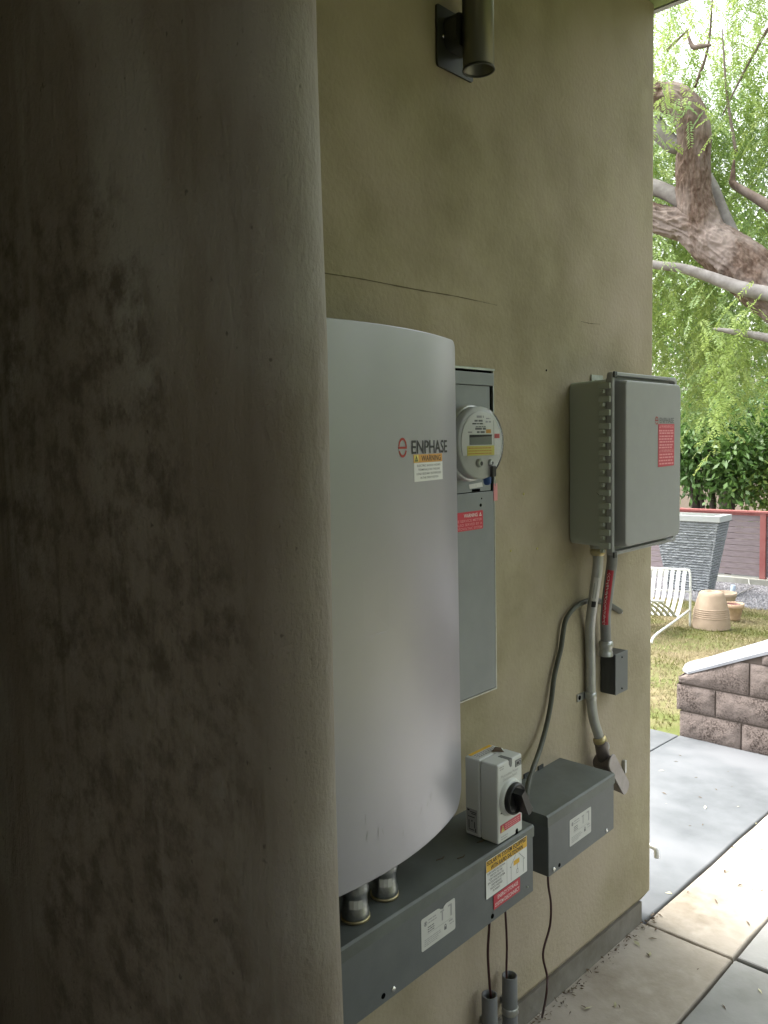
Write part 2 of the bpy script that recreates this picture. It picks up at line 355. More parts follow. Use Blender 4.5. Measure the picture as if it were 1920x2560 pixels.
# grass blades
N = 52000
x = rng.uniform(-5.2, -.4, N); y = 4.58+(GV-4.58)*rng.uniform(0, 1, N)**.8
keep = ~((y < 4.95) & (x > -.85)); x, y = x[keep], y[keep]; N = len(x)
h = rng.uniform(.012, .045, N); a = rng.uniform(0, 6.28, N); ln = rng.uniform(.3, 1.4, N)*h; wd = rng.uniform(.0025, .006, N)
z = -.0935-.07*(y-4.55)-.012
p0 = np.stack([x-np.sin(a)*wd, y+np.cos(a)*wd, z], 1); p1 = np.stack([x+np.sin(a)*wd, y-np.cos(a)*wd, z], 1); p2 = np.stack([x+np.cos(a)*ln, y+np.sin(a)*ln, z+h], 1)
V = np.stack([p0, p1, p2], 1).reshape(-1, 3)
def np_mesh(name, V, k, m, parent=None, loc=(0, 0, 0)):
    me = bpy.data.meshes.new(name); nv = len(V); nf = nv//k
    V = V-np.array(loc)
    me.vertices.add(nv); me.vertices.foreach_set('co', V.astype(np.float32).ravel())
    me.loops.add(nv); me.loops.foreach_set('vertex_index', np.arange(nv, dtype=np.int32))
    me.polygons.add(nf); me.polygons.foreach_set('loop_start', np.arange(0, nv, k, dtype=np.int32)); me.polygons.foreach_set('loop_total', np.full(nf, k, dtype=np.int32))
    me.update(calc_edges=True); me.materials.append(m)
    o = bpy.data.objects.new(name, me); COL.objects.link(o)
    if parent: o.parent = parent
    else: o.location = loc
    return o
structure(np_mesh('grass', V, 3, grassm), 'stuff')
# gravel bed with loose stones
gb = MB(); gb.add([(-12, GV, lz(GV)-.012), (6, GV, lz(GV)-.012), (6, 16, lz(16)-.012), (-12, 16, lz(16)-.012)], [(0, 1, 2, 3)])
structure(gb.build('gravel_bed', gravelm))
N = 9000; cx = rng.uniform(-5, -1, N); cy = rng.uniform(GV-.04, 13.2, N); sz = rng.uniform(.015, .05, (N, 3)); sz[:, 2] *= .55
oct_ = np.array([[1, 0, 0], [0, 1, 0], [-1, 0, 0], [0, -1, 0], [0, 0, 1], [0, 0, -1]], float); tri = [(0, 1, 4), (1, 2, 4), (2, 3, 4), (3, 0, 4)]
ang = rng.uniform(0, 6.28, N); P = oct_[None]*sz[:, None, :]
P = np.stack([P[..., 0]*np.cos(ang)[:, None]-P[..., 1]*np.sin(ang)[:, None], P[..., 0]*np.sin(ang)[:, None]+P[..., 1]*np.cos(ang)[:, None], P[..., 2]+rng.uniform(-.3, .3, (N, 6))*sz[:, :1]*.4], 2)
P[..., 0] += cx[:, None]; P[..., 1] += cy[:, None]; P[..., 2] += (-.0935-.07*(cy-4.55)-.008)[:, None]
structure(np_mesh('loose_gravel', P[:, tri].reshape(-1, 3), 3, gravelm), 'stuff')

# main stucco wall with footing
t = thing('stucco_wall', 'long olive tan stucco wall carrying all the electrical equipment', 'wall', (-.15, 1, 0))
def slope_bot(y): return .073+fz(y)
prof = [(-.30, 0), (-.012, 0), (0, .03)]
b = MB()
ring = lambda y, yy: None
nseg = 6
# wall body with a rounded outer corner (plan outline extruded upwards, bottom edge follows the paving)
plan = [(-.30, -3.0), (0, -3.0)]+[(-.03+.03*math.cos(R(a)), 2.552+.03*math.sin(R(a))) for a in range(0, 91, 15)]+[(-.30, 2.582)]
b.loft([[(x-.02, min(y, 2.535), slope_bot(y)-.004) for x, y in plan], [(x, y, slope_bot(y)+.028) for x, y in plan], [(x, y, 3.01) for x, y in plan]], smooth=False)
wall = b.build('wall_face', stucco, t)
b = MB(); b.add([(x, y, z) for x in (-.3, -.006) for y, z in ((-3, fz(-3)-.08), (2.513, fz(2.513)-.06), (2.513, slope_bot(2.513)+.002), (-3, slope_bot(-3)+.002))], [(0, 1, 2, 3), (4, 5, 6, 7), (0, 1, 5, 4), (1, 2, 6, 5), (2, 3, 7, 6), (3, 0, 4, 7)])
b.build('footing', footing, t)
def crack(pts, wd):
    b = MB(); vs = []; P = smooth_path([Vector((0.0006, *p)) for p in pts], 8)
    for i, p in enumerate(P):
        q = wd*(.35+.65*math.sin(math.pi*min(.97, max(.06, i/len(P)))))*random.uniform(.5, 1.3)
        vs += [(p.x, p.y, p.z-q), (p.x, p.y, p.z+q*.6)]
    b.add(vs, [(2*i, 2*i+2, 2*i+3, 2*i+1) for i in range(len(P)-1)]); return b.build('crack', crackm, t)
crack([(.9, 1.984), (1.11, 1.987), (1.213, 1.989), (1.387, 1.9885), (1.53, 1.990), (1.69, 1.987)], .0017)
crack([(2.10, 1.986), (2.15, 1.985), (2.21, 1.988)], .0013)
for q in ((1131, 1067), (1160, 1185), (1103, 1190)):
    p = dx(*q, 0); MB().lathe([(.0034, 0), (.003, .0015)], p, (1, 0, 0), 10, cap1=True).build('anchor_plug', plugm, t)
for q in ((1337, 1318), (1325, 1650), (1180, 800)):
    dot(t, dx(*q, .0004), .003, 'pin_hole')
# the near fin wall: round nosed, in deep shade
RN = .036; CY = .446
d = ray(818, 1280); d2 = Vector((d.x, d.y)).normalized(); nrm = Vector((-d2.y, d2.x))     # points to the left of the sight line
# centre of the nose so that the sight line is tangent to it
tx = ((CY-CAM.y) - nrm.y*RN)/d2.y; PX = CAM.x+d2.x*tx+nrm.x*RN
t = thing('fin_wall', 'dark soiled stucco fin wall in the near left foreground', 'wall', (PX/2, CY, 0))
b = MB(); plan = [(0.003, CY+RN), (0.003, CY-RN)]+[(PX-.08*(1-k/5)-.0, CY-RN) for k in range(5)]+[(PX+RN*math.cos(R(a)), CY+RN*math.sin(R(a))) for a in range(-90, 91, 10)]
zs = [fz(CY)-.06]+[.05+.12*k for k in range(25)]+[3.005]
rg = []
for zz in zs:
    rg.append([(x+(.0014+(zz-1.1)*.0042)*(1 if x > .1 else 0)+(.0007*math.sin(zz*7+y*31)+.0004*math.sin(zz*19)) * (1 if x > .1 else 0), y+.0012*math.sin(zz*11+x*40), zz) for x, y in plan])
b.loft(rg, smooth=True).build('wall_face', stucco_dark, t)
# roof over the walk, wall behind the photographer, unseen side wall added to block light
b = MB(); b.box((-.33, -3.2, 3.012), (5.6, 2.585, 3.2)).build('x', ceilm).name = 'walkway_roof'
rf = bpy.data.objects['walkway_roof']; tag(rf, 'flat roof over the walk with its pale edge above the wall corner', 'roof')
MB().box((-.33, 2.588, 3.008), (5.6, 2.61, 3.22)).build('fascia', fascia, rf)
tag(MB().box((-.3, -3.65, -.1), (3.5, -3.35, 3.0)).build('end_wall', stucco_dark), 'stucco wall closing the walk behind the photographer', 'wall')
tag(MB().box((2.65, -1.1, -.1), (2.95, .75, 3.0)).build('light_block_wall', stucco), 'unseen stucco wall added beside the walk to block side light', 'wall')

# ================================================================ EQUIPMENT ON THE WALL
# --- wall sconce
SC = Vector((.070, 1.531, 2.475))
t = thing('wall_sconce', 'bronze tube down light on a square plate high on the stucco wall', 'sconce', (0, 1.53, 2.55))
b = MB(); b.lathe([(.035, .30), (.035, 0), (.032, 0), (.031, .05), (.0, .05)], SC, (0, 0, 1), 48).build('tube_shade', sconcem, t)
b = MB(); b.lathe([(.035, .004), (.0362, .002), (.0362, -.001), (.0318, -.001), (.0318, .002)], SC, n=48).build('rim', sconced, t)
b = MB(); b.prism(rrect(1.531, 2.553, .065, .066, .006, 3), .0008, .006, 0).build('back_plate', sconced, t)
b = MB(); b.prism(rrect(1.531, 2.565, .042, .036, .02, 5), .006, .04, 0).build('mounting_arm', sconced, t)
screw(t, (.006, 1.487, 2.555), .004)
# --- battery
BY, BH, ZB, ZT = 1.041, .363, .848, 1.870; BZ = (ZB+ZT)/2; BHH = (ZT-ZB)/2; X0, DD, RH, RV, BOW = .064, .038, .034, .007, .086
def bx(k, y):
    q = min(max(k, 0), 1); return X0+DD*(1-(1-q)**2.2)**(1/2.2)+BOW*(1-((y-BY)/BH)**2)*q
def on_batt(p, off=.0005):
    k = min((BH-abs(p.y-BY))/RH, (p.z-ZB)/RV, (ZT-p.z)/RV); return Vector((bx(k, p.y)+off, p.y, p.z))
def bpt(a_, c_):                       # photo point on the battery front
    x_ = .18
    for _ in range(12): p_ = dx(a_, c_, x_); x_ = on_batt(p_, 0).x
    return p_
t = thing('wall_battery', 'tall light grey home battery with rounded front beside the fin wall', 'battery', (.0, BY, ZB))
b = MB(); rings = [[(.016, y, z) for y, z in rrect(BY, BZ, BH, BHH, (.075, .115), 14)]]
for k in range(19):
    q = 1-math.cos(k/18*math.pi/2); rt_, rb = max(.07-.05*q, .012), max(.105-.055*q, .014)
    rings.append([(bx(q, y), y, z) for y, z in rrect(BY, BZ, BH-RH*q, BHH-RV*q, (rt_, rb), 14)])
for q in (.997, .985, .95, .9, .8, .7, .6, .5, .4, .3, .2, .1):
    rings.append([(bx(1, BY+(y-BY)*q), BY+(y-BY)*q, BZ+(z-BZ)*q) for (_, y, z) in rings[19]])
counts = [max(1, int(math.dist(p_, q_)/.03)) for p_, q_ in zip(rings[0], rings[0][1:]+rings[0][:1])]
def redo(ring_, f):
    out = []
    for (p_, q_), k_ in zip(zip(ring_, ring_[1:]+ring_[:1]), counts):
        for i in range(k_):
            y_ = p_[1]+(q_[1]-p_[1])*i/k_; z_ = p_[2]+(q_[2]-p_[2])*i/k_; out.append((f(y_), y_, z_))
    return out
qs = [0]+[1-math.cos(k/18*math.pi/2) for k in range(19)]+[1]*12
rings = [redo(r_, (lambda y: .016) if i == 0 else (lambda y, q=qs[i]: bx(q, y))) for i, r_ in enumerate(rings)]
cover = b.loft(rings).build('front_cover', batt, t)
MB().box((.001, BY-.22, ZB+.04), (.0155, BY+.25, ZT-.04)).build('wall_bracket', black, t)
# scuffs along the lower edge
for k, (y, z, h, a) in enumerate(((1.00, .935, .018, .3), (1.03, .925, .024, .1), (1.045, .93, .014, -.3), (1.10, .905, .012, .2), (1.16, .925, .016, .5), (1.185, .93, .01, .6), (1.20, .935, .02, .2), (1.0, .965, .02, 0))):
    b = MB(); vs = []
    for j in range(5):
        f = j/4; c = Vector((0, y+a*h*f, z+h*f)); wd_ = .0011*(1-abs(f-.5)*1.6)
        vs += [on_batt(c+EY*wd_, .0004)[:], on_batt(c-EY*wd_, .0004)[:]]
    b.add(vs, [(2*j, 2*j+1, 2*j+3, 2*j+2) for j in range(4)]); b.build('scuff', inklight, t)
# emblem: ring with a bar, in red
def emblem(cy, cz, r, parent, m, conf, sx=1):
    b = MB()
    def arc(a0, a1, n=18):
        vs = []
        for k in range(n+1):
            a = R(a0+(a1-a0)*k/n)
            for q in (r, r*.74): vs.append(conf(Vector((0, cy+sx*q*math.cos(a), cz+q*math.sin(a))))[:])
        b.add(vs, [(2*k, 2*k+1, 2*k+3, 2*k+2) for k in range(n)])
    arc(0, 172); arc(202, 340)
    b.add([conf(Vector((0, cy+u*r*sx, cz+v*r)))[:] for u, v in ((-1.05, -.12), (-.4, -.12), (.4, -.12), (1, -.12), (-1.05, .1), (-.4, .1), (.4, .1), (1, .1))], [(0, 1, 5, 4), (1, 2, 6, 5), (2, 3, 7, 6)])
    return b.build('emblem', m, parent)
e0 = bpt(869.5, 967); emblem(e0.y, e0.z, .0185, cover, inkred, on_batt, .72)
w0, w1 = bpt(888, 966), bpt(965, 964)
text('ENPHASE', (0, (w0.y+w1.y)/2, (w0.z+w1.z)/2), .0245, ink, cover, width=w1.y-w0.y, conform=on_batt, bold=.016, name='wordmark')
l0, l1, l2 = bpt(895, 1042), bpt(956, 1034), bpt(895, 1000); h0 = bpt(895, 982)
LY0, LY1, LZ0, LZ1, LZ2 = l0.y, l1.y, (l0.z+l1.z)/2, l2.z, h0.z
lb = quad_label('warning_label', white, t, 0, LY0, LY1, LZ0, LZ1-.0004, conform=lambda p: on_batt(p, .0003))
lo = quad_label('warning_header', orange, t, 0, LY0-.0015, LY1-.0015, LZ1, LZ2, conform=lambda p: on_batt(p, .0003))
LW = LY1-LY0
text('WARNING', (0, LY0+LW*.58, (LZ1+LZ2)/2), .0105, ink, lo, width=LW*.70, conform=on_batt, bold=.01)
def tri_mark(cy, cz, r, m, parent, conf, name='warning_triangle'):
    b = MB(); o_ = [(0, 1), (-.95, -.75), (.95, -.75)]
    vs = [conf(Vector((0, cy+u*r, cz+v*r)))[:] for u, v in o_]+[conf(Vector((0, cy+u*r*.55, cz+(v*.55-.05)*r)))[:] for u, v in o_]
    b.add(vs, [(0, 1, 4, 3), (1, 2, 5, 4), (2, 0, 3, 5)]); b.add([conf(Vector((0, cy+u*r, cz+v*r)))[:] for u, v in ((-.1, -.45), (.1, -.45), (.1, .3), (-.1, .3))], [(0, 1, 2, 3)])
    return b.build(name, m, parent)
MB().add([on_batt(Vector((0, y, z)), .0005)[:] for y, z in ((LY0+.001, LZ1+.0012), (LY0+.016, LZ1+.0012), (LY0+.016, LZ2-.0012), (LY0+.001, LZ2-.0012))], [(0, 1, 2, 3)]).build('header_patch', paleyel, lo)
tri_mark(LY0+.0085, (LZ1+LZ2)/2-.0005, .0065, ink, lo, lambda p: on_batt(p, .0007))
for i, s_ in enumerate(('ELECTRIC SHOCK HAZARD', 'TERMINALS ON THE LINE', 'LOAD SIDES MAY BE ENERGIZED', 'IN THE OPEN POSITION')):
    text(s_, (0, (LY0+LY1)/2, LZ1-.006-.0078*i), .0040, inkgrey, lb, width=LW*(.82, .76, .86, .62)[i], conform=on_batt, bold=.008)
# --- conduit hubs between battery and wireway
for k, (hx, hy, lab) in enumerate(((.118, 1.035, 'zinc conduit hub under the battery, next to the fin wall'), (.108, 1.128, 'zinc conduit hub under the battery, on the switch side'))):
    o = thing('conduit_hub', lab, 'conduit hub', (hx, hy, .748), 'conduit hubs between battery and wireway')
    MB().lathe([(.0195, .05), (.0195, .16)], (hx, hy, .748), n=32, cap1=True).build('pipe_nipple', galv, o)
    MB().lathe([(.0268, .004), (.0272, .016), (.0245, .026), (.0240, .046), (.0258, .052), (.0270, .060), (.0248, .070), (.0272, .079), (.0268, .092), (.023, .098), (.0197, .098)], (hx, hy, .748), n=40).build('compression_body', zinc, o)
    MB().lathe([(.0286, 0), (.0286, .005), (.0270, .0055)], (hx, hy, .748), n=40, cap0=True).build('seal_ring', brass, o)
    b = MB(); b.add([(hx+math.cos(R(a))*.0252, hy+math.sin(R(a))*.0252, z) for a in (-70, -50, -30, -10) for z in (.776, .793)], [(2*i, 2*i+2, 2*i+3, 2*i+1) for i in range(3)]); b.build('size_label', offwhite, o)
# --- trough (wireway) under the battery and the smaller box beside it
XF = .170
def wireway(name, label, y0, y1, z0, z1, cover_drop=.028, lip=.004):
    o = thing(name, label, 'wireway', (0, (y0+y1)/2, z0))
    MB().box((.001, y0, z0), (XF-.003, y1, z1-.003), .0015).build('trough_body', slate, o)
    # cover: top sheet and a turned-down lip that stands proud at the front and ends
    prof = [(.0, z1-.0029), (XF-.004, z1-.0029), (XF-.004, z1-cover_drop), (XF, z1-cover_drop), (XF, z1-.004), (XF-.004, z1), (.0, z1)]
    b = MB(); b.add([(x, y, z) for y in (y0-lip, y1+lip) for x, z in prof], [tuple(range(7)), tuple(range(7, 14))]+[(i, (i+1) % 7, 7+(i+1) % 7, 7+i) for i in range(7)])
    for ye, s_ in ((y0-lip, 1), (y1+lip, -1)):
        b.box((.002, min(ye, ye+s_*.003), z1-cover_drop), (XF-.0045, max(ye, ye+s_*.003), z1-.003))
    b.build('top_cover', slate_lid, o)
    MB().prism([(y0+.0008, z0+.0005), (y1-.0008, z0+.0005), (y1-.0008, z1-cover_drop-.0012), (y0+.0008, z1-cover_drop-.0012)], XF-.003, XF-.0012, 0).build('front_panel', slate, o)
    return o
tr = wireway('long_wireway', 'long slate grey metal wireway running under the battery', .60, 1.574, .585, .747)
XL = XF-.0011
def maker_label(parent, y0, y1, z0, z1, torn=False):
    yr, zr = y1-y0, z1-z0
    pts = rrect((y0+y1)/2, (z0+z1)/2, yr/2, zr/2, .004, 3)
    if torn: pts = pts[:4]+[(y0+yr*q, z1-zr*d_) for q, d_ in ((.74, .0), (.67, .05), (.63, .13), (.615, .08), (.58, .09), (.55, .04), (.49, .0))]+pts[4:]
    lab = MB().prism(pts, XL, XL+.0006, 0).build('maker_label', offwhite, parent)
    X = XL+.0009
    def P(u, v): return y0+u*yr, z0+v*zr
    b = MB(); cy, cz = P(.12, .80); vs = []
    for k in range(17):
        a = 2*math.pi*k/16
        vs += [(X, cy+.045*yr*math.cos(a), cz+.045*yr*math.sin(a)), (X, cy+.033*yr*math.cos(a), cz+.033*yr*math.sin(a))]
    b.add(vs, [(2*k, 2*k+1, 2*k+3, 2*k+2) for k in range(16)]); b.box((X-.0002, cy-.012*yr, cz-.025*yr), (X, cy+.012*yr, cz+.025*yr)); b.build('maker_stamp', inkgrey, lab)
    for i, (u0, u1, v, h, m) in enumerate(((.2, .46, .86, .035, inklight), (.2, .44, .77, .035, inklight), (.18, .36, .64, .03, inkgrey), (.18, .37, .57, .03, inkgrey), (.18, .37, .50, .03, inkgrey), (.08, .55, .30, .025, inklight), (.08, .58, .24, .025, inklight), (.08, .5, .18, .025, inklight), (.08, .45, .12, .025, inklight), (.8, .94, .38, .05, inklight), (.82, .95, .28, .03, inklight), (.55, .66, .85, .05, inklight), (.78, .92, .88, .05, inklight))):
        ya, za = P(u0, v); yb, _ = P(u1, v); dashes(X, ya, yb, za, h*zr, m, lab, seed=i)
    b = MB()
    for u0, u1, v0, v1 in ((.17, .88, .435, .447), (.59, .63, .55, .82), (.85, .90, .52, .86)):
        (ya, za), (yb, zb) = P(u0, v0), P(u1, v1); b.add([(X, ya, za), (X, yb, za), (X, yb, zb), (X, ya, zb)], [(0, 1, 2, 3)])
    b.build('rule', inklight, lab)
    b = MB(); ya, za = P(.66, .20); yb, zb = P(.73, .30); b.add([(X, ya, za), (X, yb, za), (X, yb, zb), (X, ya, zb)], [(0, 1, 2, 3)])
    cy, cz = (ya+yb)/2, zb; vs = []
    for k in range(9):
        a = math.pi*k/8; vs += [(X, cy+.034*yr*math.cos(a), cz+.05*yr*math.sin(a)), (X, cy+.02*yr*math.cos(a), cz+.03*yr*math.sin(a))]
    b.add(vs, [(2*k, 2*k+1, 2*k+3, 2*k+2) for k in range(8)]); b.build('padlock_symbol', inkgrey, lab)
maker_label(tr, 1.167, 1.276, .632, .700, True)
sl = MB().prism(rrect(1.465, .6905, .0805, .0435, .002, 3), XF+.0002, XF+.0008, 0).build('shutdown_label', white, tr)
sl['label'] = 'white and yellow rapid shutdown label'
y0, y1, z0, z1 = 1.385, 1.545, .648, .733
X = XF+.0012
sh = MB().prism([(y0+.0005, .7075), (y1-.0005, .7075), (y1-.0005, z1), (y0+.0005, z1)], X-.0003, X, 0).build('label_header', yellow, tr)
text('SOLAR PV SYSTEM EQUIPPED', (X+.0003, 1.465, .7268), .0100, ink, sh, width=.153, bold=.022)
text('WITH RAPID SHUTDOWN', (X+.0003, 1.465, .7138), .0100, ink, sh, width=.126, bold=.022)
for i, s_ in enumerate(('TURN RAPID SHUTDOWN', 'SWITCH TO THE', '"OFF" POSITION TO', 'SHUTDOWN PV SYSTEM', 'AND REDUCE', 'SHOCK HAZARD', 'IN ARRAY')):
    text(s_, (X, 1.4225, .7025-.0074*i), .0046, ink, sl, width=(.068, .046, .056, .064, .038, .046, .028)[i], bold=.006)
b = MB()
def seg(u0, v0, u1, v1, wd=.0005):
    p, q = Vector((X, u0, v0)), Vector((X, u1, v1)); nn = (q-p).normalized().cross(EX)*wd; b.add([(p+nn)[:], (q+nn)[:], (q-nn)[:], (p-nn)[:]], [(0, 1, 2, 3)])
for s_ in ((1.4635, .7075, 1.4635, .648, .0004), (1.480, .652, 1.480, .684), (1.530, .652, 1.530, .684), (1.476, .683, 1.4995, .7055), (1.535, .683, 1.5105, .7055), (1.476, .683, 1.482, .683), (1.529, .683, 1.535, .683), (1.505, .682, 1.505, .669), (1.502, .669, 1.508, .669), (1.502, .660, 1.508, .660), (1.502, .660, 1.502, .669), (1.508, .660, 1.508, .669)): seg(*s_)
b.build('house_diagram', inkgrey, sl)
MB().add([(X, 1.490, .682), (X, 1.514, .682), (X, 1.514, .6935), (X, 1.490, .6935)], [(0, 1, 2, 3)]).build('panel_symbol', yellow, sl)
rl = MB().prism([(1.412, .611), (1.516, .611), (1.516, .6445), (1.412, .6445)], XF+.0001, XF+.0007, 0).build('disconnect_label', red, tr)
text('ENERGY STORAGE', (XF+.001, 1.467, .6353), .0085, inkwhite, rl, width=.080, bold=.006)
text('SYSTEM DISCONNECT', (XF+.001, 1.465, .6200), .0085, inkwhite, rl, width=.095, bold=.006)
for p in ((XL, 1.082, .600),): screw(tr, p, .006)
for p in ((XL, 1.054, .601), (XL, 1.409, .598)): dot(tr, p, .0055)
for p in ((XL, 1.548, .607),): screw(tr, p, .002, m=offwhite)
# bits of grit lying on the cover
for p in ((.10, 1.30, .7472), (.13, 1.335, .7472), (.12, 1.42, .7472)):
    b = MB(); b.tube([Vector(p), Vector(p)+Vector((.006, .014, .001)), Vector(p)+Vector((.002, .024, 0))], .0012, 6); tag(b.build('dry_twig', dryleaf), 'bit of dry twig lying on the cover of the long wireway', 'twig', 'twigs on the long wireway')
sb = wireway('short_wireway', 'short slate grey metal wireway box nearest the wall corner', 1.642, 1.974, .590, .745)
maker_label(sb, 1.741, 1.849, .628, .697)
screw(sb, (XL, 1.665, .601), .006); screw(sb, (XL, 1.932, .600), .0055); dot(sb, (XL, 1.692, .601), .005)
for y_ in (1.79, 1.86): MB().box((.0015, y_, .7455), (.004, y_+.025, .757)).build('mounting_ear', jbm, sb)
# --- disconnect switch standing on the long wireway
SX = .165
t = thing('disconnect_switch', 'pale grey rotary disconnect switch standing on the long wireway', 'switch', (.11, 1.488, .748))
MB().box((.074, 1.439, .7485), (.116, 1.537, .932), .004).build('housing', swm, t)
fcov = MB().box((.1175, 1.4392, .7485), (SX, 1.5368, .932), .004).build('front_cover', swm, t)
b = MB(); b.prism([(1.508, .7478), (1.518, .7478), (1.518, .757), (1.5155, .7605), (1.5105, .7605), (1.508, .757)], SX-.006, SX+.0004, 0).build('screw_notch', hole, t)
b = MB(); b.prism([(1.484, .922), (1.489, .914), (1.494, .914), (1.496, .922), (1.496, .9324), (1.484, .9324)], SX-.004, SX+.0005, 0).build('top_notch', jbcov, t)
b = MB(); b.box((SX-.03, 1.484, .9321), (SX-.004, 1.496, .9326)).build('notch_slot', jbcov, t)
MB().lathe([(.043, 0), (.041, .006), (.037, .009)], (SX, 1.487, .845), (1, 0, 0), 40, cap1=True).build('dial_collar', swm, t)
b = MB(); b.lathe([(.035, .009), (.036, .012), (.036, .017), (.033, .021), (.031, .022), (.029, .018)], (SX, 1.487, .845), (1, 0, 0), 40, cap1=True); kb = b.build('rotary_knob', black, t)
b = MB(); s0 = 0; b.prism([(-.030, -.008), (.030, -.010), (.033, -.004), (.033, .004), (.030, .010), (-.030, .008)], .016, .046, 0)
M_ = Matrix.Translation((SX, 1.487, .845)) @ Matrix.Rotation(R(-62), 4, 'X'); b.rot(0, M_); b.build('grip', black, kb)
MB().add([(SX+.0007, 1.449, .817), (SX+.0007, 1.457, .8155), (SX+.0007, 1.457, .8195), (SX+.0007, 1.449, .8205)], [(0, 1, 2, 3)]).build('index_mark', ink, t)
text('Photovoltaic Power', (SX+.0006, 1.486, .9015), .0062, inklight, fcov, width=.068)
text('Disconnect Switch', (SX+.0006, 1.488, .8925), .0062, inklight, fcov, width=.056)
dashes(SX+.0006, 1.446, 1.464, .924, .002, inklight, fcov, 2); dashes(SX+.0006, 1.448, 1.466, .919, .002, inklight, fcov, 3)
dashes(SX+.0006, 1.450, 1.480, .7625, .002, inklight, fcov, 4); dashes(SX+.0006, 1.450, 1.474, .757, .002, inklight, fcov, 5)
lg = MB().prism([(1.509, .9075), (1.5325, .9075), (1.5325, .923), (1.509, .923)], SX+.0003, SX+.0008, 0).build('logo_plate', inkgrey, t)
MB().prism([(1.5105, .909), (1.531, .909), (1.531, .9215), (1.5105, .9215)], SX+.0008, SX+.001, 0).build('logo_field', inklight, lg)
text('IMO', (SX+.0013, 1.5208, .9152), .0085, ink, lg, width=.017, bold=.01)
rl = MB().prism([(1.448, .773), (1.528, .7745), (1.528, .792), (1.448, .7905)], SX+.0003, SX+.0009, 0).build('danger_label', pinkred, t)
b = MB(); b.add([(SX+.0013, 1.450, .7745), (SX+.0013, 1.463, .7745), (SX+.0013, 1.4565, .789)], [(0, 1, 2)]); b.build('warning_triangle', paleyel, rl)
MB().add([(SX+.0016, 1.4556, .7775), (SX+.0016, 1.4576, .7775), (SX+.0016, 1.4576, .785), (SX+.0016, 1.4556, .785)], [(0, 1, 2, 3)]).build('exclamation_mark', ink, rl)
for i in range(3): dashes(SX+.0013, 1.466, 1.525, .7870-.0045*i, .002, inkpink, rl, 10+i)
# label on the top and on the dark side
tl = MB().box((.078, 1.447, .9322), (.112, 1.530, .9327)).build('top_label', offwhite, t)
MB().box((.0782, 1.447, .9328), (.087, 1.530, .9331)).build('yellow_band', yellow, tl)
for i in range(3):
    b = MB(); y = 1.452
    while y < 1.52:
        wd_ = random.uniform(.004, .011); b.add([(.0905+.0062*i, y, .9330), (.093+.0062*i, y, .9330), (.093+.0062*i, y+wd_, .9330), (.0905+.0062*i, y+wd_, .9330)], [(0, 1, 2, 3)]); y += wd_+.002
    b.build('print_line', inkgrey, tl)
sd_ = MB().box((.078, 1.4383, .757), (.108, 1.4388, .812)).build('rating_label', inklight, t)
b = MB()
for i, (xa, xb, za, zb) in enumerate(((.066, .074, .806, .810), (.076, .098, .804, .806), (.08, .097, .800, .802), (.068, .092, .792, .794), (.070, .073, .765, .785), (.08, .084, .782, .786), (.09, .093, .768, .783), (.071, .09, .762, .764), (.093, .096, .759, .768))):
    xa, xb = .078+(xa-.063)*.8, .078+(xb-.063)*.8; b.add([(xa, 1.4381, za), (xb, 1.4381, za), (xb, 1.4381, zb), (xa, 1.4381, zb)], [(0, 1, 2, 3)])
b.build('rating_print', ink, sd_)
b = MB(); c = Vector((SX-.045, 1.507, .9328)); b.add([(c+Vector(p))[:] for p in ((-.012, -.012, .001), (.016, .001, .003), (-.002, .013, .006), (-.012, .006, .008), (-.007, 0, .005))], [(0, 1, 4), (1, 2, 4), (2, 3, 4), (3, 0, 4)])
tag(b.build('fallen_leaf', dryleaf), 'curled brown leaf lying on top of the pale grey disconnect switch', 'leaf')
# --- meter panel and meter
t = thing('meter_panel', 'recessed grey steel service panel half hidden behind the battery', 'electrical panel', (0, 1.48, 1.03))
b = MB()
for a_, c_ in (((.0005, 1.29, 1.8235), (.010, 1.664, 1.8285)), ((.0005, 1.6605, 1.026), (.007, 1.6645, 1.823)), ((.0005, 1.29, 1.0235), (.007, 1.664, 1.0268))): b.box(a_, c_)
b.build('flange', galv, t)
MB().box((.0003, 1.29, 1.027), (.0015, 1.6603, 1.8233)).build('recess_gap', hole, t)
MB().box((.0017, 1.29, 1.787), (.012, 1.6575, 1.817), .001).build('top_strip', panelm, t)
MB().box((.0017, 1.29, 1.5305), (.008, 1.645, 1.786), .001).build('meter_cover', panelm, t)
b = MB(); b.prism([(1.30, .0082), (1.63, .0082), (1.63, .018), (1.60, .028), (1.33, .028), (1.30, .018)], 0, 0, 2) if False else None
b = MB(); prof = [(.0082, 1.725), (.022, 1.712), (.03, 1.69), (.03, 1.60), (.022, 1.575), (.0082, 1.562)]
b.add([(x_, y_, z_) for y_ in (1.30, 1.60) for x_, z_ in prof], [tuple(range(6)), tuple(range(6, 12))]+[(i, (i+1) % 6, 6+(i+1) % 6, 6+i) for i in range(6)]); b.build('meter_socket', panelm, t)
dr = MB().box((.0017, 1.29, 1.030), (.011, 1.6545, 1.5285), .0015).build('panel_door', panelm, t)
dot(t, (.0112, 1.598, 1.497), .004, 'key_hole'); dot(t, (.0112, 1.602, 1.513), .002, 'key_hole')
MB().prism([(1.567, 1.531), (1.600, 1.531), (1.600, 1.5375), (1.567, 1.5375)], .0083, .0088, 0).build('vent_slot', hole, t)
wl = MB().prism(rrect(1.543, 1.462, .063, .0225, .003, 3), .0112, .0118, 0).build('warning_label', red, t)
text('WARNING', (.0122, 1.557, 1.4755), .0085, inkwhite, wl, width=.054, bold=.008)
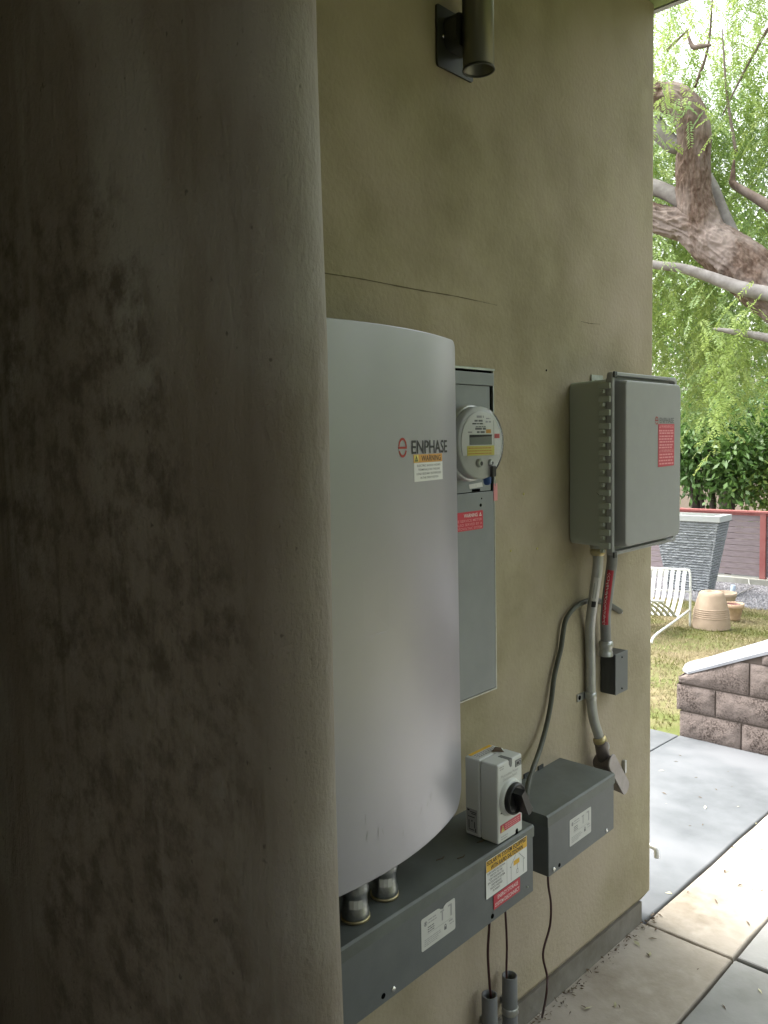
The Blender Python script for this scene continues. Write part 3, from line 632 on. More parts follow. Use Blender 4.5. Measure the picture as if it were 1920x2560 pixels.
for i, s_ in enumerate(('THE SERVICE METER', 'IS ALSO SERVED BY A', 'PHOTOVOLTAIC SYSTEM')): text(s_, (.0122, 1.545, 1.4635-.0095*i), .0060, inkpink, wl, width=.112, bold=.004)
tri_mark(1.595, 1.4755, .0055, inkwhite, wl, lambda p: Vector((.0122, p.y, p.z)))
nb = MB().add([(.0095, *p) for p in ((1.5575, 1.5385), (1.610, 1.5415), (1.607, 1.5525), (1.5545, 1.5495))], [(0, 1, 2, 3)]).build('number_tag', offwhite, t)
text('1', (.0099, 1.582, 1.5455), .005, inkgrey, nb)
MC = Vector((.060, 1.497, 1.648))
t = thing('electric_meter', 'round glass fronted electricity meter on the recessed steel panel', 'meter', MC)
MB().lathe([(.088, -.03), (.088, -.004), (.0865, .004), (.083, .006)], MC, (1, 0, 0), 56, cap0=True).build('sealing_ring', galv, t)
MB().lathe([(.0785, .004), (.0785, .022), (.074, .0255), (.0, .0255)], MC, (1, 0, 0), 56).build('meter_base', basem, t)
gl = MB().lathe([(.083, .006), (.0825, .028), (.080, .035), (.074, .039), (.0, .041)], MC, (1, 0, 0), 64)
gl.lathe([(.0812, .008), (.0805, .027), (.078, .0335), (.073, .037), (.0, .039)], MC, (1, 0, 0), 64); gl.build('glass_dome', glassm, t)
XM = MC.x+.0262
pts = [p for p in rrect(MC.y, MC.z, .07, .07, .0695, 12)]
fp = MB().prism([(y_, max(z_, MC.z-.027)) for y_, z_ in pts if z_ > MC.z-.028], XM, XM+.001, 0).build('face_plate', white, t)
XM2 = XM+.0013
MB().prism([(MC.y-.045, MC.z-.004), (MC.y+.036, MC.z-.004), (MC.y+.036, MC.z+.017), (MC.y-.045, MC.z+.017)], XM2, XM2+.0004, 0).build('display', lcd, t)
MB().prism([(MC.y-.045, MC.z+.0125), (MC.y+.036, MC.z+.0145), (MC.y+.036, MC.z+.0185), (MC.y-.045, MC.z+.0185)], XM2+.0005, XM2+.0008, 0).build('display_shade', black, t)
yl = MB().prism([(MC.y-.054, MC.z-.0275), (MC.y+.045, MC.z-.0275), (MC.y+.045, MC.z-.006), (MC.y-.054, MC.z-.006)], XM2, XM2+.0004, 0).build('notice_strip', paleyel, t)
for i in range(3): dashes(XM2+.0007, MC.y-.05, MC.y+.042, MC.z-.011-.006*i, .0022, orange, yl, 30+i)
b = MB(); b.prism([(MC.y+.046, MC.z+.010), (MC.y+.066, MC.z+.010), (MC.y+.066, MC.z+.020), (MC.y+.046, MC.z+.020)], XM2, XM2+.0004, 0).build('red_mark', pinkred, t)
MB().prism([(MC.y+.015, MC.z+.0215), (MC.y+.033, MC.z+.0215), (MC.y+.033, MC.z+.030), (MC.y+.015, MC.z+.030)], XM2, XM2+.0004, 0).build('orange_sticker', orange, t)
for i, (a_, c_, z_, h_, m_) in enumerate(((-.018, .008, .058, .005, inklight), (-.026, .006, .049, .004, inkgrey), (-.034, .006, .0425, .0028, ink), (-.022, .014, .036, .002, inkgrey), (-.024, .018, .0315, .0046, inkgrey), (-.018, .010, .024, .0042, inkgrey), (-.05, -.035, .024, .003, inklight), (.014, .034, .047, .004, inklight), (.016, .032, .054, .003, inklight))):
    dashes(XM2, MC.y+a_, MC.y+c_, MC.z+z_, h_, m_, fp, 50+i, fill=1)
MB().add([(XM2, MC.y+.0435, MC.z-.027), (XM2, MC.y+.0447, MC.z-.027), (XM2, MC.y+.0447, MC.z+.05), (XM2, MC.y+.0435, MC.z+.05)], [(0, 1, 2, 3)]).build('rule', inkgrey, fp)
for y_, r_ in ((-.012, .010), (.030, .008)):
    b = MB(); b.lathe([(r_, 0), (r_, .008), (r_*.7, .012)], (XM-.002, MC.y+y_, MC.z-.044), (1, 0, 0), 20, cap1=True); o_ = b.build('optical_port', galv, t)
    MB().lathe([(r_*.5, .0122), (r_*.5, .0126)], (XM-.002, MC.y+y_+.002, MC.z-.046), (1, 0, 0), 16, cap1=True).build('port_socket', black, o_)
q = MC+Vector((.034, .036, -.066))
b = MB(); b.box((q.x-.006, q.y-.008, q.z-.012), (q.x+.006, q.y+.008, q.z+.014), .003).build('barrel_lock', black, t)
b = MB(); b.lathe([(.0, .02), (.009, .02), (.0095, .012), (.009, -.006), (.006, -.011), (0, -.012)], MC+Vector((.016, .040, -.086)), (0, 0, 1), 20).build('blue_seal', blue, t)
b = MB(); b.tube([q+Vector((0, .004, -.008)), q+Vector((.002, .008, -.022)), q+Vector((.001, .010, -.034))], .001, 6).build('seal_wire', galv, t)
b = MB(); b.box((q.x-.001, q.y+.003, q.z-.068), (q.x+.001, q.y+.018, q.z-.028), .0008).build('seal_tag', pink, t)
# --- combiner box
t = thing('combiner_box', 'large light grey hinged enclosure with red label near the wall corner', 'enclosure', (0, 2.22, 1.34))
rings = [[(x_, y_, z_) for y_, z_ in rrect(2.222, 1.583, hw, hh, .018, 5)] for x_, hw, hh in ((.001, .186, .224), (.003, .189, .227), (.124, .192, .231))]
MB().loft(rings, smooth=False).build('enclosure_body', combs, t)
FL = (2.218, 1.582, .205, .248)
rings = [[(x_, y_, z_) for y_, z_ in rrect(FL[0], FL[1], hw, hh, r_, 5)] for x_, hw, hh, r_ in ((.126, .203, .246, .008), (.128, .205, .248, .010), (.141, .205, .248, .010), (.143, .203, .246, .010), (.1432, .193, .239, .012), (.142, .1915, .238, .012), (.116, .190, .237, .012), (.1155, .180, .2285, .012), (.160, .1765, .2255, .018), (.1660, .1755, .2245, .019), (.1675, .1735, .2225, .02), (.168, .170, .219, .02))]
lid = MB().loft(rings, smooth=False).build('hinged_lid', combm, t)
b = MB()
for k in range(13):
    z_ = 1.353+.036*k
    b.box((.106, 2.0065, z_), (.1385, 2.0155, z_+.0165), .002); b.box((.112, 2.002, z_-.011), (.1225, 2.0145, z_-.001), .002)
b.build('piano_hinge', combs, t)
for z_ in (1.822, 1.336):
    MB().box((.1437, 2.015, z_-.008), (.149, 2.03, z_+.008), .001).build('lid_clip', jbm, t)
b = MB(); p = onx(1480, 927, .004); q = onx(1506, 945, .004)
b.prism([(p.y-.004, 1.80), (p.y+.062, 1.80), (p.y+.062, 1.838), (p.y-.004, 1.838)], .002, .0055, 0); mt = b.build('mounting_tab', galv, t)
MB().prism([(p.y+.012, 1.816), (p.y+.03, 1.816), (p.y+.03, 1.823), (p.y+.012, 1.823)], .0057, .0062, 0).build('tab_slot', hole, mt)
XB = .1684
emblem(2.228, 1.700, .0115, lid, inkred, lambda p: Vector((XB+.0003, p.y, p.z)), .85)
text('ENPHASE', (XB+.0003, 2.295, 1.7005), .0155, inkgrey, lid, width=.096, name='wordmark')
wl = MB().prism([(2.2385, 1.567), (2.3455, 1.569), (2.3455, 1.6905), (2.2385, 1.6905)], XB, XB+.0006, 0).build('warning_label', pinkred, t)
wl['label'] = 'tall faded red warning label'
XB2 = XB+.0009
text('WARNING', (XB2, 2.292, 1.683), .0088, inkpink, wl, width=.07, bold=.01)
text('WARNING', (XB2, 2.292, 1.613), .0088, inkpink, wl, width=.07, bold=.01)
for y_ in (2.249, 2.335): tri_mark(y_, 1.683, .005, inkpink, wl, lambda p: Vector((XB2, p.y, p.z))); tri_mark(y_, 1.613, .005, inkpink, wl, lambda p: Vector((XB2, p.y, p.z)))
for i, z_ in enumerate((1.671, 1.664, 1.655, 1.647, 1.639, 1.630, 1.6225, 1.6025, 1.594, 1.585, 1.576)): dashes(XB2, 2.245 if i % 3 else 2.242, 2.340, z_, .0042, inkpink, wl, 70+i)
b = MB(); c = onx(1496, 1235, .08); b.add([(.085, 2.0288, c.z+.008), (.094, 2.0288, c.z-.001), (.101, 2.0286, c.z-.003), (.094, 2.0284, c.z+.001)], [(0, 1, 2, 3)]).build('smudge', ink, t)
# --- conduits
p_top = Vector((.062, 2.083, 1.352))
pathL = [p_top, Vector((.062, 2.085, 1.30)), dx(1288, 1250, .058), dx(1281, 1300, .040), dx(1275, 1350, .022), dx(1275, 1400, .0175), dx(1276, 1480, .0175), dx(1278, 1520, .020), dx(1283, 1555, .027), dx(1292, 1585, .036), dx(1298, 1605, .042)]
t = thing('metal_conduit', 'bent bare metal conduit running from the hinged enclosure down to the cast elbow', 'conduit', (.02, 2.13, 1.05))
cond = MB().tube(pathL, .0145, 20, sub=8).build('conduit_tube', emt, t)
MB().lathe([(.0185, -.018), (.0215, -.012), (.0215, -.002), (.018, 0), (.0185, .006)], p_top-Vector((0, 0, .012)), (0, 0, 1), 28, cap0=True).build('compression_nut', brass, t)
MB().lathe([(.021, -.008), (.0225, -.002), (.0225, .006), (.02, .010)], p_top-Vector((0, 0, .002)), (0, 0, 1), 28).build('connector_body', galv, t)
sp = smooth_path(pathL, 8)
def tube_patch(name, m, parent, path, i0, i1, r, a0, a1, base):
    b = MB(); vs = []; n_ = 8
    for i in range(i0, i1+1):
        T_ = (path[min(i+1, len(path)-1)]-path[i-1]).normalized(); e1 = (base-T_*base.dot(T_)).normalized(); e2 = T_.cross(e1)
        for k in range(n_+1):
            a = R(a0+(a1-a0)*k/n_); vs.append((path[i]+(e1*math.cos(a)+e2*math.sin(a))*r)[:])
    b.add(vs, [(j*(n_+1)+k, j*(n_+1)+k+1, (j+1)*(n_+1)+k+1, (j+1)*(n_+1)+k) for j in range(i1-i0) for k in range(n_)]); return b.build(name, m, parent)
tl = tube_patch('conduit_label', offwhite, t, sp, 15, 23, .0149, -30, 35, Vector((.55, -.83, 0)))
tube_patch('label_mark', ink, tl, sp, 23, 25, .0151, -30, 20, Vector((.55, -.83, 0)))
tube_patch('print_line', inklight, tl, sp, 16, 22, .0152, -18, -10, Vector((.55, -.83, 0)))
tube_patch('print_line', inklight, tl, sp, 17, 22, .0152, 12, 20, Vector((.55, -.83, 0)))
ST = dx(1276, 1502, .0175)
b = MB(); b.lathe([(.0152, -.011), (.0172, -.009), (.0172, .009), (.0152, .011)], ST, (0, 0, 1), 28); b.box((.0006, ST.y-.052, ST.z-.011), (.004, ST.y-.010, ST.z+.011)); o_ = b.build('conduit_strap', galv, t)
dot(o_, (.0042, ST.y-.041, ST.z), .007, 'strap_bolt')
# right conduit with red label into junction box
pathR = [dx(1322, 1190, .062), dx(1322, 1215, .062), dx(1316, 1260, .054), dx(1310, 1310, .040), dx(1308, 1340, .032), dx(1309, 1392, .028)]
t = thing('labelled_conduit', 'grey conduit with a red caution label above the charcoal junction box', 'conduit', (.03, 2.22, 1.15))
MB().tube(pathR, .0155, 20, sub=8).build('conduit_tube', mat('dull_zinc', (.26, .265, .26), .5, .3, var=(.2, .2, .2), vscale=25), t)
sr = smooth_path(pathR, 8)
cl = tube_patch('caution_label', red, t, sr, 11, 33, .0159, -8, 60, Vector((.75, -.66, 0)))
b = MB(); base_ = Vector((.75, -.66, 0))
for i in range(12, 33):
    for sub_ in (0, .5):
        T_ = (sr[i+1]-sr[i-1]).normalized(); e1 = (base_-T_*base_.dot(T_)).normalized(); e2 = T_.cross(e1); h_ = (sr[i+1]-sr[i])
        c = sr[i]+h_*sub_; a0, a1 = R(random.choice((24, 30))), R(random.choice((46, 52, 40)))
        vs = [(c+(e1*math.cos(a)+e2*math.sin(a))*.0162+h_*o_)[:] for a, o_ in ((a0, 0), (a1, .08), (a1, .36), (a0, .3))]
        b.add(vs, [(0, 1, 2, 3)])
b.build('label_print', inkwhite, cl)
e = pathR[-1]
MB().lathe([(.017, .012), (.0205, .008), (.0215, -.004), (.019, -.010), (.0185, -.020), (.0205, -.024), (.0215, -.034)], e, (0, 0, 1), 28).build('compression_connector', galv, t)
# junction box
t = thing('junction_box', 'small charcoal metal junction box with grey cover beside the bent conduit', 'junction box', (.0, 2.25, .88))
MB().box((.001, 2.212, .880), (.048, 2.290, 1.004), .002).build('box_body', jbm, t)
cv = MB().box((.0485, 2.2115, .8795), (.0515, 2.2905, 1.0045), .0012).build('cover_plate', jbcov, t)
for z_ in (.893, .990): screw(t, (.0515, 2.251, z_), .0028, m=jbm)
# cast conduit body (elbow)
t = thing('conduit_elbow', 'cast aluminium conduit elbow at the foot of the bent conduit', 'conduit fitting', (.045, 2.2, .65))
A = dx(1306, 1634, .060); B = dx(1339, 1696, .060); ax = (B-A).normalized(); sd2 = EX.cross(ax).normalized()
def tilt(c, hw, l0, l1, r_):
    out = []
    for u, v in rrect(0, (l0+l1)/2, hw, (l1-l0)/2, r_, 6): out.append(c+sd2*u+ax*v)
    return out
Lb = (B-A).length
rings = [tilt(A+EX*x_, hw, l0, Lb+l1, r_) for x_, hw, l0, l1, r_ in ((-.046, .012, .03, .004, .010), (-.040, .020, .020, .012, .018), (.006, .0225, .012, .018, .020), (.013, .0225, .010, .018, .020), (.014, .0245, .004, .022, .022))]
MB().loft(rings).build('cast_body', alu, t)
rings = [tilt(A+EX*x_, hw, l0, Lb+l1, r_) for x_, hw, l0, l1, r_ in ((.0145, .0220, .004, .0195, .018), (.0148, .0235, .002, .021, .020), (.018, .0235, .002, .021, .020), (.0195, .022, .004, .0195, .019))]
MB().loft(rings).build('cover_plate', mat('lit_aluminium', (.33, .305, .30), .42, .5, var=(.26, .24, .235), vscale=25), t)  # same casting, colour lightened to carry the light on its front
c0 = pathL[-1]; 
b = MB(); b.tube([c0-ax*.012, c0+ax*.002, A+ax*.035-EX*.012], .0195, 22); b.build('threaded_neck', alu, t)
b = MB(); b.lathe([(.0155, -.020), (.0200, -.016), (.0205, -.004), (.018, 0)], c0, (pathL[-1]-pathL[-2]).normalized(), 26); b.build('gland_nut', brass, t)
b = MB(); b.lathe([(.0178, -.001), (.0185, .012), (.0205, .018), (.0205, .021), (.018, .021)], c0, ax, 26); b.build('connector_body', galv, t)
HB = B-ax*.045; HB = Vector((.045, HB.y, .655))
b = MB(); b.tube([HB, Vector((.045, 1.999, .655))], .0155, 22).build('side_nipple', alu, t)
b = MB(); b.lathe([(.018, 0), (.021, .004), (.021, .018), (.018, .022)], (.045, 1.978, .655), (0, 1, 0), 24).build('lock_nut', chrome, t)
q = dx(1343, 1650, 0); MB().box((.001, q.y, q.z-.03), (.012, q.y+.012, q.z+.012), .002).build('wall_bracket', galv, t)
# grey sheathed cable
pc = [dx(1340, 1321, .006), dx(1312, 1304, .010), dx(1285, 1297, .006), dx(1258, 1302, .010), dx(1238, 1316, .014), dx(1222, 1340, .014), dx(1216, 1370, .013), dx(1212, 1400, .012), dx(1203, 1436, .012), dx(1196, 1470, .013), dx(1190, 1520, .016), dx(1180, 1570, .022), dx(1166, 1620, .036), dx(1151, 1662, .060), dx(1141, 1695, .085), dx(1137, 1720, .098)]
pc.append(Vector((pc[-1].x, pc[-1].y, .7475)))
t = tag(MB().tube(pc, .0090, 14, sub=6, flat=.75).build('sheathed_cable', cablem, loc=(.02, 1.9, 1.0)), 'grey green sheathed cable looping down the wall behind the bent conduit', 'cable')
b = MB(); b.tube([pc[0], dx(1334, 1312, .006)], .003, 8)
b.tube([dx(1318, 1305, .009), dx(1330, 1311, .004), dx(1344, 1324, .004)], .003, 8, sub=4); b.build('bare_end', galv, t)
# --- wires and pvc stubs
def wire(name, pts, r_, lab): return tag(MB().tube(pts, r_, 10, sub=6).build(name, wirem, loc=pts[0]), lab, 'wire')
xw = .04
PV = ((xw, 1.570, dx(1057, 2149, xw).z-.0, 'shorter grey plastic conduit stub on the fin wall side'), (xw, 1.659, dx(1101, 2107, xw).z, 'taller grey plastic conduit stub nearer the wall corner'))
for x_, y_, z_, lab in PV:
    o = thing('conduit_stub', lab+', standing on the paving', 'conduit', (x_, y_, fz(y_)), 'plastic conduit stubs under the long wireway')
    MB().lathe([(.0200, fz(y_)-.03), (.0200, z_), (.0190, z_+.001), (.0150, z_), (.0148, z_-.10), (0, z_-.10)], (x_, y_, 0), n=28).build('pvc_pipe', pvcm, o)
    zs_ = z_-.092
    b = MB(); b.lathe([(.0203, -.010), (.0222, -.007), (.0208, 0), (.0222, .007), (.0203, .010)], (x_, y_, zs_), n=28); b.box((.001, y_+.012, zs_-.010), (.004, y_+.046, zs_+.010)); b.box((.004, y_+.014, zs_-.010), (x_, y_+.0175, zs_+.010))
    o2 = b.build('pipe_strap', galv, o); screw(o2, (.0042, y_+.034, zs_), .005)
wire('dark_wire', [Vector((.05, 1.575, .60)), dx(1057, 1999, .045), dx(1054, 2060, xw), dx(1058, 2130, xw), dx(1062, 2172, xw), Vector((xw, 1.574, .20))], .0034, 'dark red wire dropping into the shorter plastic conduit stub')
q = dx(1095, 2105, xw); wire('dark_wire', [dx(1091, 1960, .05), dx(1092, 1975, .045), dx(1095, 2040, xw), dx(1094, 2105, xw), Vector((xw, 1.65, .2))], .003, 'dark red wire dropping into the taller plastic conduit stub')
fw_ = floor_at(1171*K, 2199*K)
wp = [Vector((.075, dx(1183, 1880, .075).y, .60)), dx(1184, 1905, .075), dx(1190, 1950, .065), dx(1188, 2000, .06), dx(1173, 2060, .06), dx(1182, 2110, .065), dx(1180, 2150, .08), fw_+Vector((0, 0, .003))]
wire('dark_wire', wp, .0032, 'long wavy dark red wire hanging from the short wireway to the paving')
# spout poking past the wall corner
b = MB(); p = ony(1636, 2118, 2.63); b.tube([p+Vector((-.08, -.0, 0)), p+Vector((-.01, 0, 0)), p+Vector((.006, 0, -.008)), p+Vector((.008, 0, -.035))], .009, 12, sub=4)
tag(b.build('drain_spout', white, loc=p), 'small white drain spout poking out past the base of the wall corner', 'drain pipe')

# ================================================================ GARDEN
# seat wall of split face block, top sloping up to the right
def sw_top(x_): return min(.26+.43*(x_+.75), .78)
t = thing('block_wall', 'low split faced brown block wall with a sloping white coping', 'garden wall', (0, 4.7, fz(4.55)))
b = MB(); rr = random.Random(3)
def rough_block(b, x0, x1, za, zb, yf, yb):
    """za, zb: functions of x; front and left faces broken"""
    nx, nz = max(3, int((x1-x0)/.016)), max(3, int((zb((x0+x1)/2)-za((x0+x1)/2))/.016))
    vs = []; cx = (x0+x1)/2
    for j in range(nz+1):
        for i in range(nx+1):
            x_ = x0+(x1-x0)*i/nx; z_ = za(x_)+(zb(x_)-za(x_))*j/nz
            edge = min(i, nx-i, j, nz-j); d_ = 0 if edge == 0 else rr.uniform(.003, .012)+.012*min(1, edge/4)
            vs.append((x_, yf-d_, z_))
    b.add(vs, [(j*(nx+1)+i, j*(nx+1)+i+1, (j+1)*(nx+1)+i+1, (j+1)*(nx+1)+i) for j in range(nz) for i in range(nx)], True)
    vs = []; ny = 8
    for j in range(nz+1):
        for i in range(ny+1):
            y_ = yf+(yb-yf)*i/ny; edge = min(i, ny-i, j, nz-j); d_ = 0 if edge == 0 else rr.uniform(.003, .010)+.02*min(1, edge/3)
            vs.append((x0-d_, y_, za(x0)+(zb(x0)-za(x0))*j/nz))
    b.add(vs, [(j*(ny+1)+i, j*(ny+1)+i+1, (j+1)*(ny+1)+i+1, (j+1)*(ny+1)+i) for j in range(nz) for i in range(ny)], True)
zb0 = fz(4.55)-.02; c1, c2, c3 = .055, .215, .40
YF, YB = 4.565, 4.96
def cst(v): return lambda x_: v
mg = .004
for (xs, za, zb) in (([-.755, -.40, .02, .44, .86, 1.3, 1.75], cst(zb0), cst(c1-mg)), ([-.775, -.545, -.13, .29, .71, 1.1, 1.75], cst(c1+mg), cst(c2-mg)), ([-.765, -.36, .05, .46, .9, 1.3, 1.75], cst(c2+mg), lambda x_: max(c2+mg+.005, min(c3, sw_top(x_)-.001)))):
    for a_, c_ in zip(xs[:-1], xs[1:]): rough_block(b, a_+.004, c_-.004, za, zb, YF, YB)
for a_, c_ in ((-.30, .1), (.1, .52), (.52, .94), (.94, 1.35), (1.35, 1.75)):
    rough_block(b, a_+.004, c_-.004, cst(c3+mg), lambda x_: max(c3+mg+.01, sw_top(x_)-.001), YF, YB) if sw_top(c_) > c3+.05 else None
b.build('block_face', blockm, t)
pr = [(-.745, zb0), (1.75, zb0), (1.75, sw_top(1.75)-.004), (.46, sw_top(.46)-.004), (-.745, sw_top(-.745)-.004)]
MB().add([(x_, y_, z_) for y_ in (YF+.006, YB-.002) for x_, z_ in pr], [tuple(range(5)), tuple(range(5, 10))]+[(i, (i+1) % 5, 5+(i+1) % 5, 5+i) for i in range(5)]).build('mortar_core', mortar, t)
b = MB(); xs = np.linspace(-.79, 1.75, 30); rings = []
for i, x_ in enumerate(xs):
    z_ = sw_top(max(x_, -.76)); wob = .004*math.sin(i*1.7); nose = 1 if i > 0 else .35
    ym = (YF+YB)/2; hw_ = (YB-YF)/2+.012; hw_ *= nose; th = .034+.02*math.sin(max(0, (x_+.79))*2.2)
    rings.append([(x_, ym-hw_+wob, z_), (x_, ym+hw_, z_), (x_, ym+hw_, z_+th*.5), (x_, ym+hw_*.5, z_+th), (x_, ym-hw_*.5, z_+th), (x_, ym-hw_+wob, z_+th*.35)])
b.loft(rings, smooth=False).build('coping', capm, t)
# concrete curb and fence
YFN = 13.5
t = thing('curb_wall', 'low weathered concrete curb wall below the red framed fence', 'garden wall', (-3.5, YFN, lz(YFN)))
zc = ony(1860, 1443, YFN).z
cb = MB().box((-9, YFN-.1, lz(YFN)-.1), (2, YFN+.14, zc), .008).build('curb_concrete', concrete, t)
t = thing('board_fence', 'faded red framed fence of weathered horizontal boards at the garden end', 'fence', (-3.5, YFN, zc))
ztop = ony(1800, 1274, YFN).z; xp1 = ony(1909, 1360, YFN).x; xp0 = ony(1673, 1420, YFN).x
W_ = xp1-xp0
for k in range(-3, 4):
    x_ = xp1+W_*k
    if k in (-1, 0): pass
    MB().box((x_-.045, YFN-.045, zc+.001), (x_+.045, YFN+.045, ztop-.035), .004).build('post', redpaint, t)
MB().box((xp1-3.3*W_, YFN-.06, ztop-.034), (xp1+3.3*W_, YFN+.06, ztop), .004).build('top_rail', redpaint, t)
nb_ = 10; hb = (ztop-.075-(zc+.035))/nb_
for k in range(-3, 3):
    b = MB()
    for j in range(nb_): b.box((xp1+W_*k+.047, YFN-.010+rng.uniform(-.003, .003), zc+.035+hb*j+.004), (xp1+W_*(k+1)-.047, YFN+.012, zc+.035+hb*(j+1)-.004))
    b.build('board_panel', board, t)
    b = MB(); b.box((xp1+W_*k+.0455, YFN-.026, ztop-.075), (xp1+W_*(k+1)-.0455, YFN+.02, ztop-.0345)); b.build('frame_rail', redpaint, t)
# fountain: tapered ridged slate block, wider at the top
YFO = 11.6
f1 = ony(1800, 1290, YFO); f0 = f1.z-.0
zt_ = ony(1790, 1291, YFO).z; zb_ = lz(YFO)-.02; xr_t = ony(1801, 1310, YFO).x; xr_b = ony(1772, 1480, YFO).x; xl_b = ony(1690, 1440, YFO).x+.02; xl_t = xl_b-(xr_t-xr_b)
xl_b = ony(1683, 1420, YFO).x; xl_t = ony(1672, 1362, YFO).x; sl_ = (xl_t-xl_b)/((1420-1362)/(1420-1290)) if False else None
t = thing('slate_fountain', 'tapered ridged grey slate fountain block standing in front of the fence', 'fountain', ((xl_b+xr_b)/2, YFO, zb_))
dep_t, dep_b = .42, .25
xlT, xlB = xr_t-1.02, xr_b-.62
b = MB(); nz_ = 54; rings = []
for j in range(nz_+1):
    f = j/nz_; z_ = zb_+(zt_-.09-zb_)*f; xr_ = xr_b+(xr_t-xr_b)*f-.02; xl_ = xlB+(xlT-xlB)*f+.02; dp = dep_b+(dep_t-dep_b)*f
    rin = .024 if j % 2 else 0
    ring_ = []
    nn = 22
    for i in range(nn): u = i/nn; ring_.append((xl_+(xr_-xl_)*u, YFO+rin*(1 if .03 < u < .97 else 0)+rng.uniform(-.007, .007), z_+rng.uniform(-.007, .007)))
    for i in range(10): u = i/10; ring_.append((xr_-rin, YFO+dp*u, z_+rng.uniform(-.004, .004)))
    for i in range(6): u = i/6; ring_.append((xr_+(xl_-xr_)*u, YFO+dp, z_))
    for i in range(6): u = i/6; ring_.append((xl_, YFO+dp*(1-u), z_))
    rings.append(ring_)
b.loft(rings, smooth=False).build('ridged_body', slatestone, t)
b = MB(); b.box((xlT, YFO-.02, zt_-.088), (xr_t, YFO+dep_t+.02, zt_), .006).build('cap_slab', slatecap, t)
MB().box((xlT+.06, YFO+.03, zt_+.001), (xr_t-.12, YFO+dep_t-.03, zt_+.005)).build('water_basin', lcd, t)
# lounge chair (white slatted steel), only its right part shows beside the wall
YC = 8.75
fr = lawn_at(1725, 1566); frz = lz(fr.y)
t = thing('slatted_chair', 'white slatted metal garden chair standing on the lawn', 'chair', (fr.x-.35, fr.y, frz))
yb_ = fr.y
U = (-rt*.91+fw*.42); U.z = 0; U.normalize(); Vv = (-rt*.60-fw*.80); Vv.z = 0; Vv.normalize()
def Q(u, v, h): p = Vector((fr.x, fr.y, 0))+U*u+Vv*v; return Vector((p.x, p.y, lz(p.y)*.25+frz*.75+h))
wch = .66; htop = ony(1712, 1423, fr.y+.02).z-frz; rad = .0125
MB().tube([Q(0, 0, 0), Q(0, 0, htop*.5), Q(.003, 0, htop-.06), Q(.018, 0, htop-.015), Q(.06, 0, htop), Q(wch-.06, 0, htop), Q(wch-.018, 0, htop-.015), Q(wch-.003, 0, htop-.06), Q(wch, 0, 0)], rad, 10, sub=4).build('back_frame', chairm, t)
for u_ in (.004, wch-.004): MB().tube([Q(u_, 0, .18), Q(u_, .6, .14), Q(u_, 1.15, .10), Q(u_, 1.2, .0)], rad, 10, sub=4).build('side_rail', chairm, t)
for i in range(10):
    uc = .055+(wch-.11)*i/9; P_ = smooth_path([Q(uc, 0, htop), Q(uc, .04, htop-.10), Q(uc, .10, htop*.55), Q(uc, .22, .20), Q(uc, .30, .155), Q(uc, .38, .19), Q(uc, .55, .28), Q(uc, .85, .40)], 5); rings = []
    for k, p in enumerate(P_):
        T_ = (P_[min(k+1, len(P_)-1)]-P_[max(k-1, 0)]).normalized(); nn = U.cross(T_).normalized()
        rings.append([p+U*(.0185*a_)+nn*(.0035*c_) for a_, c_ in ((1, 1), (-1, 1), (-1, -1), (1, -1))])
    MB().loft(rings, smooth=False).build('slat', chairm, t)
MB().tube([Q(.0, .012, htop*.62), Q(wch, .012, htop*.62)], .009, 8).build('cross_bar', chairm, t)
MB().tube([Q(.004, .85, .40), Q(wch-.004, .85, .40)], rad, 8).build('front_bar', chairm, t)
# pots
def pot(label, c, prof, m, rib=None, inner=None, name='flower_pot'):
    o = thing(name, label, 'flower pot', c); b = MB(); b.lathe(prof, c, n=48).build('pot_body', m, o)
    if inner: MB().lathe([(0, inner[1]), (inner[0], inner[1]), (inner[0], inner[1]+.002)], c, n=40).build('pot_inside', inner[2], o)
    if rib:
        b = MB()
        for r_, h_ in rib: b.lathe([(r_-.002, h_-.005), (r_+.003, h_-.002), (r_+.003, h_+.002), (r_-.002, h_+.005)], c, n=48)
        b.build('raised_rings', m, o)
    return o
c = lawn_at(1767, 1572); c.z = lz(c.y); kx = (ony(1809, 1562, c.y).x-ony(1714, 1562, c.y).x)/2*.96; hp = ony(1767, 1480, c.y).z-c.z
pot('large cream terracotta pot turned upside down on the lawn, with ringed bands', c+Vector((0, kx*.6, 0)), [(kx, 0), (kx*.99, hp*.1), (kx*.93, hp*.35), (kx*.84, hp*.6), (kx*.68, hp*.88), (kx*.62, hp*.95), (kx*.5, hp*.975), (kx*.2, hp*.98), (kx*.2, hp*.95), (0, hp*.95)], terra, rib=[(kx*(.95-.015*k), hp*(.30+.055*k)) for k in range(5)])
c = lawn_at(1822, 1556); c.y += .1; c.z = lz(c.y); k2 = (ony(1840, 1515, c.y).x-ony(1790, 1515, c.y).x)/2; h2 = ony(1830, 1512, c.y).z-c.z
pot('open stained terracotta pot with dark inside, behind the upturned pot', c+Vector((-.02, .1, 0)), [(0, .002), (k2*.62, .002), (k2*.66, h2*.1), (k2*.86, h2*.72), (k2*.98, h2*.76), (k2*1.0, h2), (k2*.9, h2), (k2*.84, h2*.7), (k2*.7, h2*.3)], terra2, inner=(k2*.88, h2*.90, plum))
c = lawn_at(1783, 1535); c.y += .3; c.z = lz(c.y); h3 = ony(1790, 1479, c.y).z-c.z
pot('pale cream bowl pot almost hidden behind the upturned pot', c, [(0, .002), (.10, .002), (.12, h3*.4), (.155, h3*.85), (.16, h3), (.145, h3), (.11, h3*.5)], terra, inner=(.14, h3*.86, terra))
